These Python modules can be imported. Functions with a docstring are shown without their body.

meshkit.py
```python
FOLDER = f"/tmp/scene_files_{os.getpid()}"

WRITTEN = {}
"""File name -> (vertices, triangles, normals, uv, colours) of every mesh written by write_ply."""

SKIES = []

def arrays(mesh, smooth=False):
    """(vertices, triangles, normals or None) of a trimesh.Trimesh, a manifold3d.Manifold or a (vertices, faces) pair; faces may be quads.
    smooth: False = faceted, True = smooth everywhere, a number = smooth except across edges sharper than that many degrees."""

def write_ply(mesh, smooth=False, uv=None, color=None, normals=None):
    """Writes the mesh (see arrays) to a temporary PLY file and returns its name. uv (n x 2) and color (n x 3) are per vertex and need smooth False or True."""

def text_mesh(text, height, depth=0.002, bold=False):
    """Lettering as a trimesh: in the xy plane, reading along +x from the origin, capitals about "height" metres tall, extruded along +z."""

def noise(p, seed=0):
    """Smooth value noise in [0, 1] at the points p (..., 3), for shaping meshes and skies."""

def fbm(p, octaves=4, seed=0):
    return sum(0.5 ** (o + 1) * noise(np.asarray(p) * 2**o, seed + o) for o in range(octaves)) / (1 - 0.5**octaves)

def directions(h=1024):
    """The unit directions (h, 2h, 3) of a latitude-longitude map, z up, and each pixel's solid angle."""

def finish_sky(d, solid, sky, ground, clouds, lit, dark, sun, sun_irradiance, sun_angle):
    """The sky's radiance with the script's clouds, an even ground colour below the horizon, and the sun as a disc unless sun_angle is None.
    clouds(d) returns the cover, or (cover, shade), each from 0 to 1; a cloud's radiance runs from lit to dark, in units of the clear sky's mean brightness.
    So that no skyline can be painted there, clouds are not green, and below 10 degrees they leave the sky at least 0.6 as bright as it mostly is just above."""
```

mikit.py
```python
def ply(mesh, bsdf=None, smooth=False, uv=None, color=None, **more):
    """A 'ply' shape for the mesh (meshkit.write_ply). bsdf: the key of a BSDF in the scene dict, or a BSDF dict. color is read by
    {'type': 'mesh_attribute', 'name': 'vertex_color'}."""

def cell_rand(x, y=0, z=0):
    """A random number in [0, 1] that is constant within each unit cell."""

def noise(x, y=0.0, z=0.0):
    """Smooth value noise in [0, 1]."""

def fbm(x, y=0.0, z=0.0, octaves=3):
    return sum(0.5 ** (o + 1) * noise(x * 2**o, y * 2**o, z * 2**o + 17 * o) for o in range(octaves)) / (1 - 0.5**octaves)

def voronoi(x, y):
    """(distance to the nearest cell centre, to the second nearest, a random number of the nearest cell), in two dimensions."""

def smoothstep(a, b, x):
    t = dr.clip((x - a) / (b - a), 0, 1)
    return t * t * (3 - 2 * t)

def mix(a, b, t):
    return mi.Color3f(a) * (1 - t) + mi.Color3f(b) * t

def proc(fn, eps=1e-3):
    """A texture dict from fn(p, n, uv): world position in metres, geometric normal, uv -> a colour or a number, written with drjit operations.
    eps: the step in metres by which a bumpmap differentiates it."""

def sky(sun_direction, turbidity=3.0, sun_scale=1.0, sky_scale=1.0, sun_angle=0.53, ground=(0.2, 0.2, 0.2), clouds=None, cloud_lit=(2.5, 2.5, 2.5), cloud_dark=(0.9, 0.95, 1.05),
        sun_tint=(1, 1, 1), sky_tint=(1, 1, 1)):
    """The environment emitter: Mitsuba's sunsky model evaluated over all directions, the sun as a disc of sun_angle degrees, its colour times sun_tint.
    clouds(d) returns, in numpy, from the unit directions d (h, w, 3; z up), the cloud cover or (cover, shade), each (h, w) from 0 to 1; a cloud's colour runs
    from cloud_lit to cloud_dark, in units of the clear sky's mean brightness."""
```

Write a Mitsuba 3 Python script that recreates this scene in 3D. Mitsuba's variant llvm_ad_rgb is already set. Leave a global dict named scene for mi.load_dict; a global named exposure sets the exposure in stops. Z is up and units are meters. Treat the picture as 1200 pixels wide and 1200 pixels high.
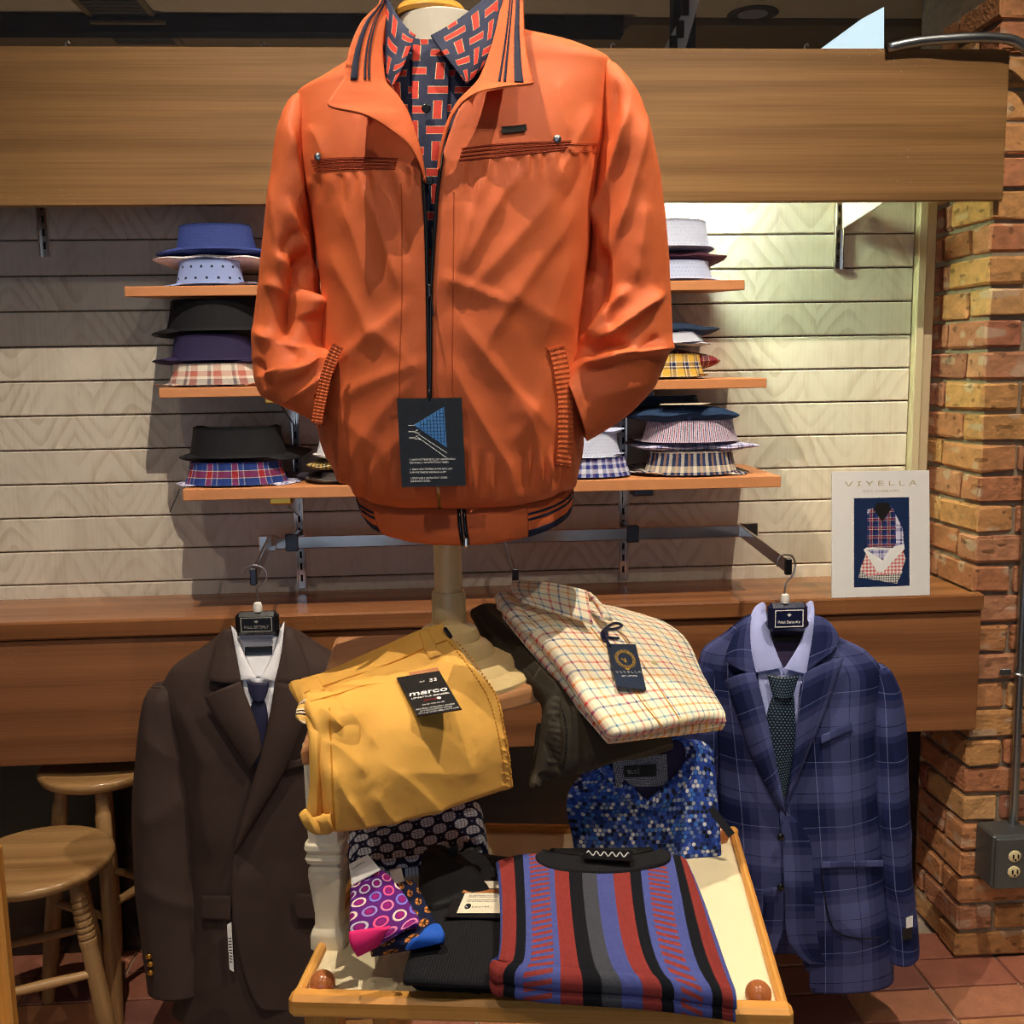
import math, random
import numpy as np, trimesh, manifold3d
import mitsuba as mi, drjit as dr
import mikit, meshkit
from mikit import noise, fbm, cell_rand, smoothstep, mix, proc
from scipy.interpolate import RectBivariateSpline, CubicSpline, PchipInterpolator
T = mi.ScalarTransform4f
scene, labels = {}, {}
rng = np.random.default_rng(7)

# ------------------------------------------------------------------ camera
FPX, EYE = 1204.0, np.array([0, 0, 1.6])
_p, _y, _r = np.radians([8.0, 3.5, 0.9])
FW = np.array([math.sin(_y)*math.cos(_p), math.cos(_y)*math.cos(_p), -math.sin(_p)])
_R0 = np.array([math.cos(_y), -math.sin(_y), 0]); _U0 = np.cross(_R0, FW)
RT = math.cos(_r)*_R0 - math.sin(_r)*_U0
UP = math.sin(_r)*_R0 + math.cos(_r)*_U0
scene['camera'] = {'type': 'perspective', 'fov': 2*math.degrees(math.atan(600/FPX)), 'fov_axis': 'x', 'near_clip': 0.05, 'far_clip': 60.0,
                   'to_world': T().look_at(origin=EYE.tolist(), target=(EYE+FW).tolist(), up=UP.tolist())}
exposure = -0.12

# ------------------------------------------------------------------ light of the shop
def spot(key, pos, target, power, cutoff=38, beam=24, col=(1.0, .87, .70)):
    scene[key] = {'type': 'spot', 'to_world': T().look_at(origin=list(pos), target=list(target), up=[0.1, 0.9, 0.2]),
                  'intensity': {'type': 'rgb', 'value': [power*c for c in col]}, 'cutoff_angle': cutoff, 'beam_width': beam}
spot('track_spot_a', (-0.42, 1.06, 3.6), (-0.30, 2.1, 0.9), 16)
spot('track_spot_b', (1.02, 1.10, 3.6), (0.85, 2.2, 0.9), 17)
spot('track_spot_c', (0.75, -0.35, 3.5), (0.10, 1.5, 1.3), 4.6, 30, 18)
spot('track_spot_d', (-0.80, -0.25, 3.5), (0.0, 1.5, 1.4), 3.8, 30, 18)
def rect_light(key, loc, ax, ay, rad):
    """a glowing rectangle; ax, ay are its half axes and it shines along ax x ay"""
    ax, ay = np.array(ax, float), np.array(ay, float); n = np.cross(ax, ay); n /= np.linalg.norm(n)
    m = np.eye(4); m[:3, 0], m[:3, 1], m[:3, 2], m[:3, 3] = ax, ay, n, loc
    scene[key] = {'type': 'rectangle', 'to_world': T(m.tolist()), 'bsdf': {'type': 'diffuse', 'reflectance': {'type': 'rgb', 'value': .2}},
                  'emitter': {'type': 'area', 'radiance': {'type': 'rgb', 'value': list(rad)}}}
    labels[key] = {'kind': 'structure', 'label': 'bright shop window outside the photo'}
rect_light('window_1', (3.12, -.3, 1.6), (0, 1.5, 0), (0, 0, 1.2), (1.7, 2.15, 2.9))
rect_light('window_4', (-.6, -2.95, 1.5), (-1.6, 0, 0), (0, 0, 1.1), (.66, .82, 1.08))

# ------------------------------------------------------------------ helpers: pixels of the photograph as a ruler for real distances
def ray(x, y): return FW + np.multiply.outer((np.asarray(x, float)-600)/FPX, RT) - np.multiply.outer((np.asarray(y, float)-600)/FPX, UP)
def at_y(x, y, Y):
    d = ray(x, y); return EYE + d*(np.asarray(Y, float)/d[..., 1])[..., None]
def at_z(x, y, Z):
    d = ray(x, y); return EYE + d*((np.asarray(Z, float)-EYE[2])/d[..., 2])[..., None]
def to_px(P):
    q = np.asarray(P, float)-EYE; w = q@FW
    return np.stack([600+FPX*(q@RT)/w, 600-FPX*(q@UP)/w], -1)

# ------------------------------------------------------------------ helpers: names and entries
def numbered(k):
    if k not in scene and k not in labels and not any(s.startswith(k+'__') for s in scene): return k
    i = 1
    while f'{k}_{i:03d}' in scene or f'{k}_{i:03d}' in labels or any(s.startswith(f'{k}_{i:03d}__') for s in scene): i += 1
    return f'{k}_{i:03d}'
_used = {}
def fresh(k):
    n = _used.get(k, 0); _used[k] = n+1
    return k if n == 0 else f'{k}_{n:03d}'
def thing(name, label=None, cat=None, group=None, kind=None):
    key = fresh(name); d = {}
    if label: d['label'] = label
    if cat: d['category'] = cat
    if group: d['group'] = group
    if kind: d['kind'] = kind
    labels[key] = d
    return key
def put(key, mesh, bsdf, smooth=False, uv=None, color=None, **kw):
    scene[key] = mikit.ply(mesh, bsdf, smooth, uv=uv, color=color, **kw); return key
def part(parent, name, mesh, bsdf, smooth=False, uv=None, label=None, **kw):
    key = fresh(f'{parent}__{name}')
    put(key, mesh, bsdf, smooth, uv, **kw)
    if label: labels[key] = {'label': label}
    return key

# ------------------------------------------------------------------ helpers: meshes
def TM(v, f): return trimesh.Trimesh(np.asarray(v, float), np.asarray(f, int), process=False)
def cat(ms): return trimesh.util.concatenate(ms)
def man(m):
    a = m.to_mesh(); return TM(a.vert_properties[:, :3], a.tri_verts)
def cbox(x0, x1, y0, y1, z0, z1, c=0.002):
    """a box with chamfered edges"""
    c = min(c, .45*min(x1-x0, y1-y0, z1-z0)); pts = []
    for i in range(3):
        for sx in (0, 1):
            for sy in (0, 1):
                for sz in (0, 1):
                    d = [c, c, c]; d[i] = 0
                    pts.append([x0+d[0] if sx == 0 else x1-d[0], y0+d[1] if sy == 0 else y1-d[1], z0+d[2] if sz == 0 else z1-d[2]])
    return man(manifold3d.Manifold.hull_points(np.array(pts)))
def frame_from(d, up=(0, 0, 1)):
    d = np.asarray(d, float); d = d/np.linalg.norm(d); u = np.asarray(up, float)
    if abs(d@u) > .95*np.linalg.norm(u): u = np.array([1., 0, 0])
    s = np.cross(u, d); s /= np.linalg.norm(s); return s, np.cross(d, s), d
def beam(a, b, w, h, c=0.002, up=(0, 0, 1)):
    """a chamfered bar of w x h from a to b"""
    a, b = np.asarray(a, float), np.asarray(b, float); L = np.linalg.norm(b-a)
    m = cbox(-w/2, w/2, -h/2, h/2, 0, L, c); s, t, d = frame_from(b-a, up)
    m.vertices = a + m.vertices@np.stack([s, t, d]); return m
def tube(pts, r, n=10, closed=False, caps=True):
    """a round tube through points; r a number or one per point"""
    P = np.asarray(pts, float); k = len(P); r = np.broadcast_to(np.asarray(r, float), (k,))
    t = np.gradient(P, axis=0)
    if closed: t = np.roll(P, -1, 0)-np.roll(P, 1, 0)
    t /= np.maximum(np.linalg.norm(t, axis=1, keepdims=True), 1e-9)
    s, u, _ = frame_from(t[0]); rings = []
    for i in range(k):
        s = s - t[i]*(s@t[i]); s /= np.linalg.norm(s); u = np.cross(t[i], s)
        a = np.arange(n)*2*np.pi/n
        rings.append(P[i]+r[i]*(np.outer(np.cos(a), s)+np.outer(np.sin(a), u)))
    V = np.vstack(rings); F = []
    for i in range(k if closed else k-1):
        j = (i+1) % k
        for q in range(n):
            w = (q+1) % n; F += [[i*n+q, i*n+w, j*n+w], [i*n+q, j*n+w, j*n+q]]
    if caps and not closed:
        V = np.vstack([V, P[0], P[-1]]); a = len(V)-2
        for q in range(n):
            w = (q+1) % n; F += [[a, w, q], [a+1, (k-1)*n+q, (k-1)*n+w]]
    return TM(V, F)
def lathe(prof, n=32, center=(0, 0, 0)):
    """profile (r, z) from bottom to top, turned about z"""
    prof = np.asarray(prof, float); k = len(prof); a = np.arange(n)*2*np.pi/n
    V = np.vstack([np.stack([r*np.cos(a), r*np.sin(a), 0*a+z], 1) for r, z in prof]); F = []
    for i in range(k-1):
        for q in range(n):
            w = (q+1) % n; F += [[i*n+q, i*n+w, (i+1)*n+w], [i*n+q, (i+1)*n+w, (i+1)*n+q]]
    V = np.vstack([V, [0, 0, prof[0][1]], [0, 0, prof[-1][1]]]); b = len(V)-2
    for q in range(n):
        w = (q+1) % n; F += [[b, w, q], [b+1, (k-1)*n+q, (k-1)*n+w]]
    return TM(V+np.asarray(center, float), F)
def ball(c, r, sub=3, sc=(1, 1, 1)):
    m = trimesh.creation.icosphere(subdivisions=sub, radius=r); m.vertices = m.vertices*np.asarray(sc)+np.asarray(c, float); return m
def rot_z(m, deg, about):
    a = math.radians(deg); R = np.array([[math.cos(a), -math.sin(a), 0], [math.sin(a), math.cos(a), 0], [0, 0, 1]])
    m.vertices = (m.vertices-np.asarray(about, float))@R.T+np.asarray(about, float); return m
def box_uv(mesh, axis, uid, off=None):
    """splits faces and lays wood grain along the axis (vector): uv = (along + 40 * uid, across)"""
    ax = np.asarray(axis, float); ax = ax/np.linalg.norm(ax); s, t, _ = frame_from(ax)
    v = mesh.triangles.reshape(-1, 3); n = np.repeat(mesh.face_normals, 3, 0)
    o = np.array(off if off is not None else rng.uniform(0, 3, 2))
    al = v@ax; cs, ct = v@s, v@t
    ac = np.where(np.abs(n@s) > np.abs(n@t), ct, cs)
    end = np.abs(n@ax) > .8; al = np.where(end, cs*.2, al)
    uv = np.stack([al+o[0]+6+40*uid, ac+o[1]+6], 1)
    return TM(v, np.arange(len(v)).reshape(-1, 3)), uv
def grid_faces(n, m, flip=False):
    i = np.arange(n*m).reshape(n, m); a, b, c, d = i[:-1, :-1].ravel(), i[1:, :-1].ravel(), i[1:, 1:].ravel(), i[:-1, 1:].ravel()
    F = np.vstack([np.stack([a, b, c], 1), np.stack([a, c, d], 1)])
    return F[:, ::-1] if flip else F
def resample(C, nu, nv):
    """smooth surface through the control points C (r, c, k)"""
    C = np.asarray(C, float); r, c = C.shape[:2]; a, b = np.linspace(0, 1, r), np.linspace(0, 1, c)
    ku, kv = min(3, r-1), min(3, c-1); U, V = np.linspace(0, 1, nu), np.linspace(0, 1, nv)
    if ku > 1 and r < 4: ku = r-1
    return np.stack([RectBivariateSpline(a, b, C[..., k], kx=ku, ky=kv, s=0)(U, V) for k in range(C.shape[2])], -1)
def normals_of(P):
    n = np.cross(np.gradient(P, axis=1), np.gradient(P, axis=0)); return n/np.maximum(np.linalg.norm(n, axis=-1, keepdims=True), 1e-12)
def face_eye(P, N):
    c = P.shape[0]//2, P.shape[1]//2
    return N if ((EYE-P)*N).sum() > 0 else -N
def creases(Q, items):
    """height from creases: each (x0, y0, x1, y1, width, height[, side]) in the units of Q; side > 1 makes one flank steeper"""
    h = np.zeros(Q.shape[:-1])
    for it in items:
        x0, y0, x1, y1, w, a = it[:6]; k = it[6] if len(it) > 6 else 1.0
        d = np.array([x1-x0, y1-y0], float); L = np.hypot(*d); d /= L
        q = Q-np.array([x0, y0]); s = q@d/L; t = q@np.array([-d[1], d[0]])
        t = t - w*.35*np.sin(3.1*s+x0)       # never quite straight
        wt = np.where(t > 0, w, w/k)
        ends = np.clip(1-np.maximum(np.abs(s-.5)-.32, 0)/.34, 0, 1); ends = ends*ends*(3-2*ends)
        h += a*np.exp(-(np.abs(t)/wt)**1.4)*ends
    return h
def arc_uv(P):
    du = np.linalg.norm(np.diff(P, axis=1), axis=2).mean(0); dv = np.linalg.norm(np.diff(P, axis=0), axis=2).mean(1)
    u, v = np.concatenate([[0], np.cumsum(du)]), np.concatenate([[0], np.cumsum(dv)])
    return np.stack(np.meshgrid(u, v), -1)
def sheet_solid(P, t, N=None, round_=True, uv=None, edge=None):
    """closed cloth solid whose seen face is the grid P; t its thickness, edges rounded over"""
    n, m = P.shape[:2]
    N = face_eye(P, normals_of(P)) if N is None else N
    L = arc_uv(P); e = np.minimum(np.minimum(L[..., 0], L[..., 0].max()-L[..., 0]), np.minimum(L[..., 1], L[..., 1].max()-L[..., 1]))
    E = edge if edge is not None else t*.5
    x = np.clip(e/max(E, 1e-6), 0, 1); prof = np.sqrt(np.maximum(1-(1-x)**2, 0)) if round_ else 1.0+0*x
    mid = P-N*(t/2); Fp = mid+N*(t/2*prof)[..., None]; Bp = mid-N*(t/2*prof)[..., None]
    V = np.vstack([Fp.reshape(-1, 3), Bp.reshape(-1, 3)]); k = n*m
    f = grid_faces(n, m); a = f[:max(1, len(f)//2)]
    tri = Fp.reshape(-1, 3)[f]; nn = np.cross(tri[:, 1]-tri[:, 0], tri[:, 2]-tri[:, 0]).sum(0)
    if nn@N.reshape(-1, 3).sum(0) < 0: f = f[:, ::-1]
    F = [f, f[:, ::-1]+k]
    if not round_:
        i = np.arange(k).reshape(n, m); ring = np.concatenate([i[0, :-1], i[:-1, -1], i[-1, :0:-1], i[:0:-1, 0]]); nx = np.roll(ring, -1)
        F += [np.stack([ring, nx, nx+k], 1), np.stack([ring, nx+k, ring+k], 1)]
    uvg = arc_uv(P) if uv is None else uv
    UV = np.vstack([uvg.reshape(-1, 2)]*2)
    return TM(V, np.vstack(F)), UV
def net(C, nu=60, nv=60):
    """control points (px, py, Y) of the seen surface -> grid of world points"""
    Q = resample(C, nu, nv); return at_y(Q[..., 0], Q[..., 1], Q[..., 2])
def pline(pts, n):
    """n points evenly along a polyline-spline through pts"""
    P = np.asarray(pts, float); s = np.concatenate([[0], np.cumsum(np.linalg.norm(np.diff(P, axis=0), axis=1))])
    return PchipInterpolator(s, P)(np.linspace(0, s[-1], n))
# ------------------------------------------------------------------ materials
def C(r, g, b):
    return [((x/255)/12.92 if x/255 < .04045 else ((x/255+.055)/1.055)**2.4) for x in (r, g, b)]
def rgb(c): return {'type': 'rgb', 'value': list(c)}
def two(d): return {'type': 'twosided', 'nested': d}
def plain(key, col, rough=.6, spec=.3, **kw):
    scene[key] = two({'type': 'principled', 'base_color': rgb(C(*col)), 'roughness': rough, 'specular': spec, **kw}); return key
def textured(key, fn, rough=.6, spec=.3, bump=None, bscale=1.0, eps=1e-3, **kw):
    d = {'type': 'principled', 'base_color': proc(fn), 'roughness': rough, 'specular': spec, **kw}
    if bump is not None: d = {'type': 'bumpmap', 'texture': proc(bump, eps), 'scale': bscale, 'nested': d}
    scene[key] = two(d); return key
def metal(key, col, rough): scene[key] = two({'type': 'principled', 'base_color': rgb(C(*col)), 'metallic': 1.0, 'roughness': rough}); return key
def pick(tab, i):
    """row i of a colour table (n, 3)"""
    t = np.asarray(tab, np.float32); i = mi.UInt32(dr.clip(i, 0, len(t)-1))
    return mi.Color3f(*[dr.gather(mi.Float, mi.Float(np.ascontiguousarray(t[:, k])), i) for k in range(3)])
def pick1(tab, i):
    return dr.gather(mi.Float, mi.Float(np.asarray(tab, np.float32)), mi.UInt32(dr.clip(i, 0, len(tab)-1)))

# wood: one material, the kind of wood comes with the uv
WOODS = [  # light, dark, cross scale, figure
    ((150, 112, 68), (112, 79, 44), 26, 1.0),     # 0 fascia veneer, golden brown
    ((148, 97, 60), (108, 66, 38), 20, 1.0),     # 1 counter, red brown
    ((214, 146, 96), (204, 134, 84), 40, .3),     # 2 shelf boards, tan laminate
    ((232, 172, 88), (196, 126, 52), 34, .9),     # 3 pine table
    ((176, 138, 92), (128, 94, 56), 24, 1.0),    # 4 stool
    ((190, 118, 70), (150, 84, 44), 40, .6),      # 5 turned knobs
    ((206, 152, 104), (176, 118, 74), 30, .7)]    # 6 upper table edge
WA, WB = np.array([C(*w[0]) for w in WOODS]), np.array([C(*w[1]) for w in WOODS])
WS, WF = [w[2] for w in WOODS], [w[3] for w in WOODS]
def wood_fn(p, n, uv):
    i = dr.floor(uv.x/40); x = uv.x-40*i; y = uv.y; s = pick1(WS, i); f = pick1(WF, i)
    bands = fbm(x*.7, y*s, i*3.1, 3); fine = noise(x*5, y*420, 1.0)
    flame = .5+.5*dr.sin(y*s*4+5*noise(x*1.1, y*6, 4.0))
    t = dr.clip(.5+f*((bands-.5)*1.3+(fine-.5)*.35+(flame-.5)*.28), 0, 1)
    worn = smoothstep(.90, .94, noise(x*120, y*240, 9.0))*smoothstep(.62, .8, noise(x*3, y*9, 2.0))*.12
    return mix(mix(pick(WB, i), pick(WA, i), t), mi.Color3f(.62, .50, .36), worn)
textured('wood', wood_fn, .42, .4)
textured('wood_gloss', wood_fn, .2, .5)

# white-washed slats with the veneer's arches
def slat_fn(p, n, uv):
    k = dr.floor((1.938-p.z)/.0889); z = (1.938-p.z)/.0889-k; r = cell_rand(k, 3, 1)
    x = p.x/.17+r*7+.35*noise(p.x*3.1, k*2.7, 1.0); c = dr.floor(x); a = dr.abs(x-c-.5)*2; h = cell_rand(c, k, 2)
    zz = dr.select(cell_rand(c, 0, 9) > .35, z, 1-z)
    g = zz*(1.1+.9*h)+2.3*dr.sqrt(a*a+.03)*(.7+.6*h)+.9*fbm(p.x*9, p.z*7, k, 2)+h*3
    ring = g-dr.floor(g); line = smoothstep(.35, .88, ring)*smoothstep(1.0, .92, ring)
    fine = noise(p.x*260, p.z*7, 1.0); tone = noise(p.x*2.3, k*5.3, 7.0); pale = smoothstep(.35, .75, fbm(p.x*5, k*3.1, 2.0, 2))
    streak = smoothstep(.5, .8, noise(p.x*34, k*1.7, 3.0))
    col = mix(mi.Color3f(*C(224, 213, 194)), mi.Color3f(*C(186, 168, 142)), dr.clip(line*.5*(.15+.8*pale)+streak*.18+(fine-.5)*.25, 0, 1))
    return col*(.90+.14*tone)
textured('slat', slat_fn, .5, .3)
plain('slat_groove', (92, 80, 66), .8)
plain('slat_trim', (196, 180, 148), .5)

BRICKS = np.array([C(*c) for c in ((184, 128, 86), (174, 116, 82), (192, 138, 90), (164, 106, 80), (196, 148, 98), (178, 124, 92), (186, 136, 86), (156, 102, 80))])
def brick_fn(p, n, uv):
    k = pick(BRICKS, dr.floor(uv.x)); q = uv.y*37
    a = fbm(p.x*38+q, p.y*38, p.z*46, 3); b = noise(p.x*170, p.y*170, p.z*170+q)
    c = k*(.66+.62*a)*(.9+.2*b)
    pale = smoothstep(.68, .80, noise(p.x*21+q, p.y*21, p.z*30))
    dark = smoothstep(.79, .86, noise(p.x*44+q, p.y*44, p.z*60+5))
    c = mix(c, mi.Color3f(.55, .46, .34), pale*.40); return mix(c, c*.35, dark*.7)
textured('brick', brick_fn, .85, .15, lambda p, n, uv: fbm(p.x*120, p.y*120, p.z*140, 3), .004, 2e-3)
textured('mortar', lambda p, n, uv: mi.Color3f(*C(142, 128, 108))*(.75+.5*fbm(p.x*60, p.y*60, p.z*60)), .95, .1)

TILES = np.array([C(*c) for c in ((190, 130, 92), (164, 104, 84), (212, 152, 92), (138, 90, 78), (200, 136, 98), (176, 116, 90))])
def tile_fn(p, n, uv):
    k = pick(TILES, dr.floor(uv.x)); q = uv.y*31
    return k*(.80+.4*fbm(p.x*14+q, p.y*14, 3.0, 3))*(.94+.12*noise(p.x*160, p.y*160, q))
textured('tile', tile_fn, .38, .4)
plain('grout', (172, 156, 138), .9)
plain('far_floor', (120, 84, 66), .7)
plain('shop_wall', (188, 178, 160), .8); plain('shop_ceiling', (206, 200, 190), .8)
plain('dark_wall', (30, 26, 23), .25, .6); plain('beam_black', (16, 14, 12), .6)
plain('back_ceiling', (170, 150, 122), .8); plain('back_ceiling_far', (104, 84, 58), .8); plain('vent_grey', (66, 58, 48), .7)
plain('frame_blue', (30, 38, 48), .5); plain('white_board', (226, 222, 214), .7)
scene['glass'] = {'type': 'thindielectric', 'int_ior': 1.5}
metal('chrome', (222, 218, 212), .18); metal('zinc', (166, 170, 172), .32); metal('brass', (214, 160, 70), .25); metal('gun_metal', (92, 92, 96), .28)
plain('plastic_black', (15, 15, 18), .28, .5); plain('plastic_navy', (20, 26, 56), .28, .5); plain('plastic_white', (226, 222, 214), .4)
plain('card_black', (20, 19, 20), .42, .4); plain('card_white', (230, 228, 224), .55); plain('card_grey', (124, 122, 120), .55); plain('card_navy', (30, 42, 64), .5)
plain('card_cream', (222, 210, 184), .5)
plain('ink_white', (236, 234, 230), .6); plain('ink_grey', (150, 148, 140), .6); plain('ink_black', (24, 22, 24), .6); plain('ink_gold', (196, 152, 62), .4); plain('ink_red', (176, 40, 36), .6)
plain('ink_pale_gold', (176, 164, 130), .6); plain('ink_blue', (70, 130, 190), .5); plain('ink_dark_blue', (24, 42, 78), .5); plain('ink_tan', (172, 108, 62), .5)
plain('cream_paint', (226, 214, 184), .4, .4); plain('cream_panel', (238, 224, 184), .3, .4)
plain('ivory', (222, 196, 140), .3, .5); plain('neck_white', (214, 206, 188), .45); plain('gold_cap', (196, 140, 60), .3, .5)
plain('steel_box', (96, 100, 100), .45, .5, metallic=.6); plain('outlet_cream', (222, 206, 158), .4)

# cloth dyed in one colour: the uv of a mesh carries the number of its dye
DYES = [(204, 99, 54), (60, 46, 41), (22, 22, 26), (220, 166, 78), (50, 44, 34), (24, 28, 52), (232, 232, 236), (168, 176, 226), (20, 24, 36), (44, 34, 62), (70, 36, 52),
        (158, 158, 164), (30, 46, 70), (196, 200, 214), (232, 44, 116), (34, 88, 186), (26, 26, 30), (30, 30, 56), (120, 58, 22), (196, 132, 40), (14, 14, 16), (146, 52, 26), (176, 78, 36)]
DY = np.array([C(*c) for c in DYES])
ORANGE, BROWN, BLACK, YELLOW, OLIVE, NAVY, WHITE, LILAC, INK, PLUM, WINE, GREY, PETROL, PALE, PINK, COBALT, CHARCOAL, MIDNIGHT, RUST, MUSTARD, JET, DRED, SEAM = range(len(DYES))
def dye_fn(p, n, uv):
    i = dr.floor(uv.x/40)
    return pick(DY, i)*(.90+.14*fbm(p.x*30, p.y*30, p.z*30, 2)+.08*noise(p.x*900, p.y*900, p.z*900))
textured('cloth', dye_fn, .72, .25, sheen=.25)
textured('cloth_sheen', dye_fn, .62, .3, sheen=.5)
def dye(uv, k): return np.asarray(uv)*[.01, 1]+[40*k+6, 0]

# woven checks: warp and weft thread by thread, half a millimetre each; the uv carries the number of the cloth
CHECKS = []
def check(warp, weft=None, mode=0): CHECKS.append((warp, weft or warp, mode)); return len(CHECKS)-1
N_, R_, W_, B_ = (26, 28, 50), (206, 62, 44), (226, 214, 200), (46, 70, 140)
CK_SHIRT = check([(9, N_), (1, W_), (9, (214, 66, 44)), (1, W_), (10, (40, 40, 62)), (1, (214, 120, 90)), (5, N_)], [(10, N_), (1, W_), (8, (214, 66, 44)), (6, (44, 42, 64))])
CK_TATTER = check([(12, (244, 232, 200)), (4, (206, 60, 60)), (12, (244, 232, 200)), (3.5, (44, 70, 130)), (12, (246, 234, 204)), (4, (222, 150, 40)), (12, (244, 232, 200)), (3.5, (90, 150, 176))])
CK_SUIT = check([(24, (22, 30, 68)), (1, (120, 126, 170)), (8, (32, 40, 84)), (10, (58, 62, 104)), (22, (84, 90, 138)), (1, (16, 20, 54)), (12, (80, 86, 134)), (8, (46, 52, 96))])
CK_CREAM = check([(10, (232, 222, 204)), (4, (120, 110, 112)), (3, (232, 222, 204)), (9, (196, 120, 104)), (2, (232, 222, 204))], [(14, (232, 222, 204)), (9, (110, 100, 104)), (3, (232, 220, 204)), (6, (196, 110, 94))])
CK_REDBLUE = check([(10, (40, 64, 130)), (1, W_), (8, (160, 44, 54)), (1, W_), (6, (40, 64, 130)), (2, (150, 150, 170)), (9, (30, 50, 110))], [(16, (44, 66, 136)), (1, W_), (9, (160, 44, 54)), (1, W_)])
CK_YELLOW = check([(5, (216, 178, 90)), (4, (24, 24, 30)), (3, (226, 210, 150)), (6, (40, 38, 40))])
CK_BLUEGRID = check([(2.5, (44, 58, 128)), (.5, (110, 130, 200))])
CK_BLUEPLAID = check([(7, (216, 220, 236)), (6, (52, 62, 140)), (4, (190, 196, 224)), (3, (110, 90, 130)), (6, (40, 50, 120))])
CK_NAVYCREAM = check([(5, (226, 216, 196)), (5, (34, 46, 80)), (4, (180, 140, 110)), (4, (44, 60, 100))], [(10, (34, 46, 80)), (1, W_), (8, (226, 214, 190)), (8, (46, 60, 96))])
CK_LAVENDER = check([(9, (210, 206, 226)), (2, (60, 66, 120)), (2, (210, 206, 226)), (4, (90, 96, 150))])
CK_BURGUNDY = check([(9, (128, 40, 54)), (2, (200, 170, 140)), (7, (110, 90, 90)), (1, W_), (4, (150, 60, 50))])
CK_TARTAN = check([(8, (222, 178, 72)), (3, (30, 40, 74)), (2, W_), (6, (34, 44, 78)), (2, W_), (5, (222, 180, 80))])
CK_STRIPE = check([(1.6, (216, 206, 216)), (.8, (150, 60, 90)), (1.6, (214, 206, 218)), (.8, (50, 60, 110))], [(20, (214, 204, 214)), (20, (210, 202, 214))], 1)
CK_PIN = check([(4, (30, 50, 80)), (1.2, (54, 84, 124))], None, 1)
CK_TARTAN_BLUE = check([(6, (40, 50, 110)), (1.2, W_), (5, (130, 40, 60)), (1, W_), (7, (30, 36, 80))])
CK_HOUND = check([(2, (230, 226, 220)), (2, (40, 36, 40))])
CK_CHECKPINK = check([(3, (232, 226, 220)), (3, (200, 90, 90))])
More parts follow.
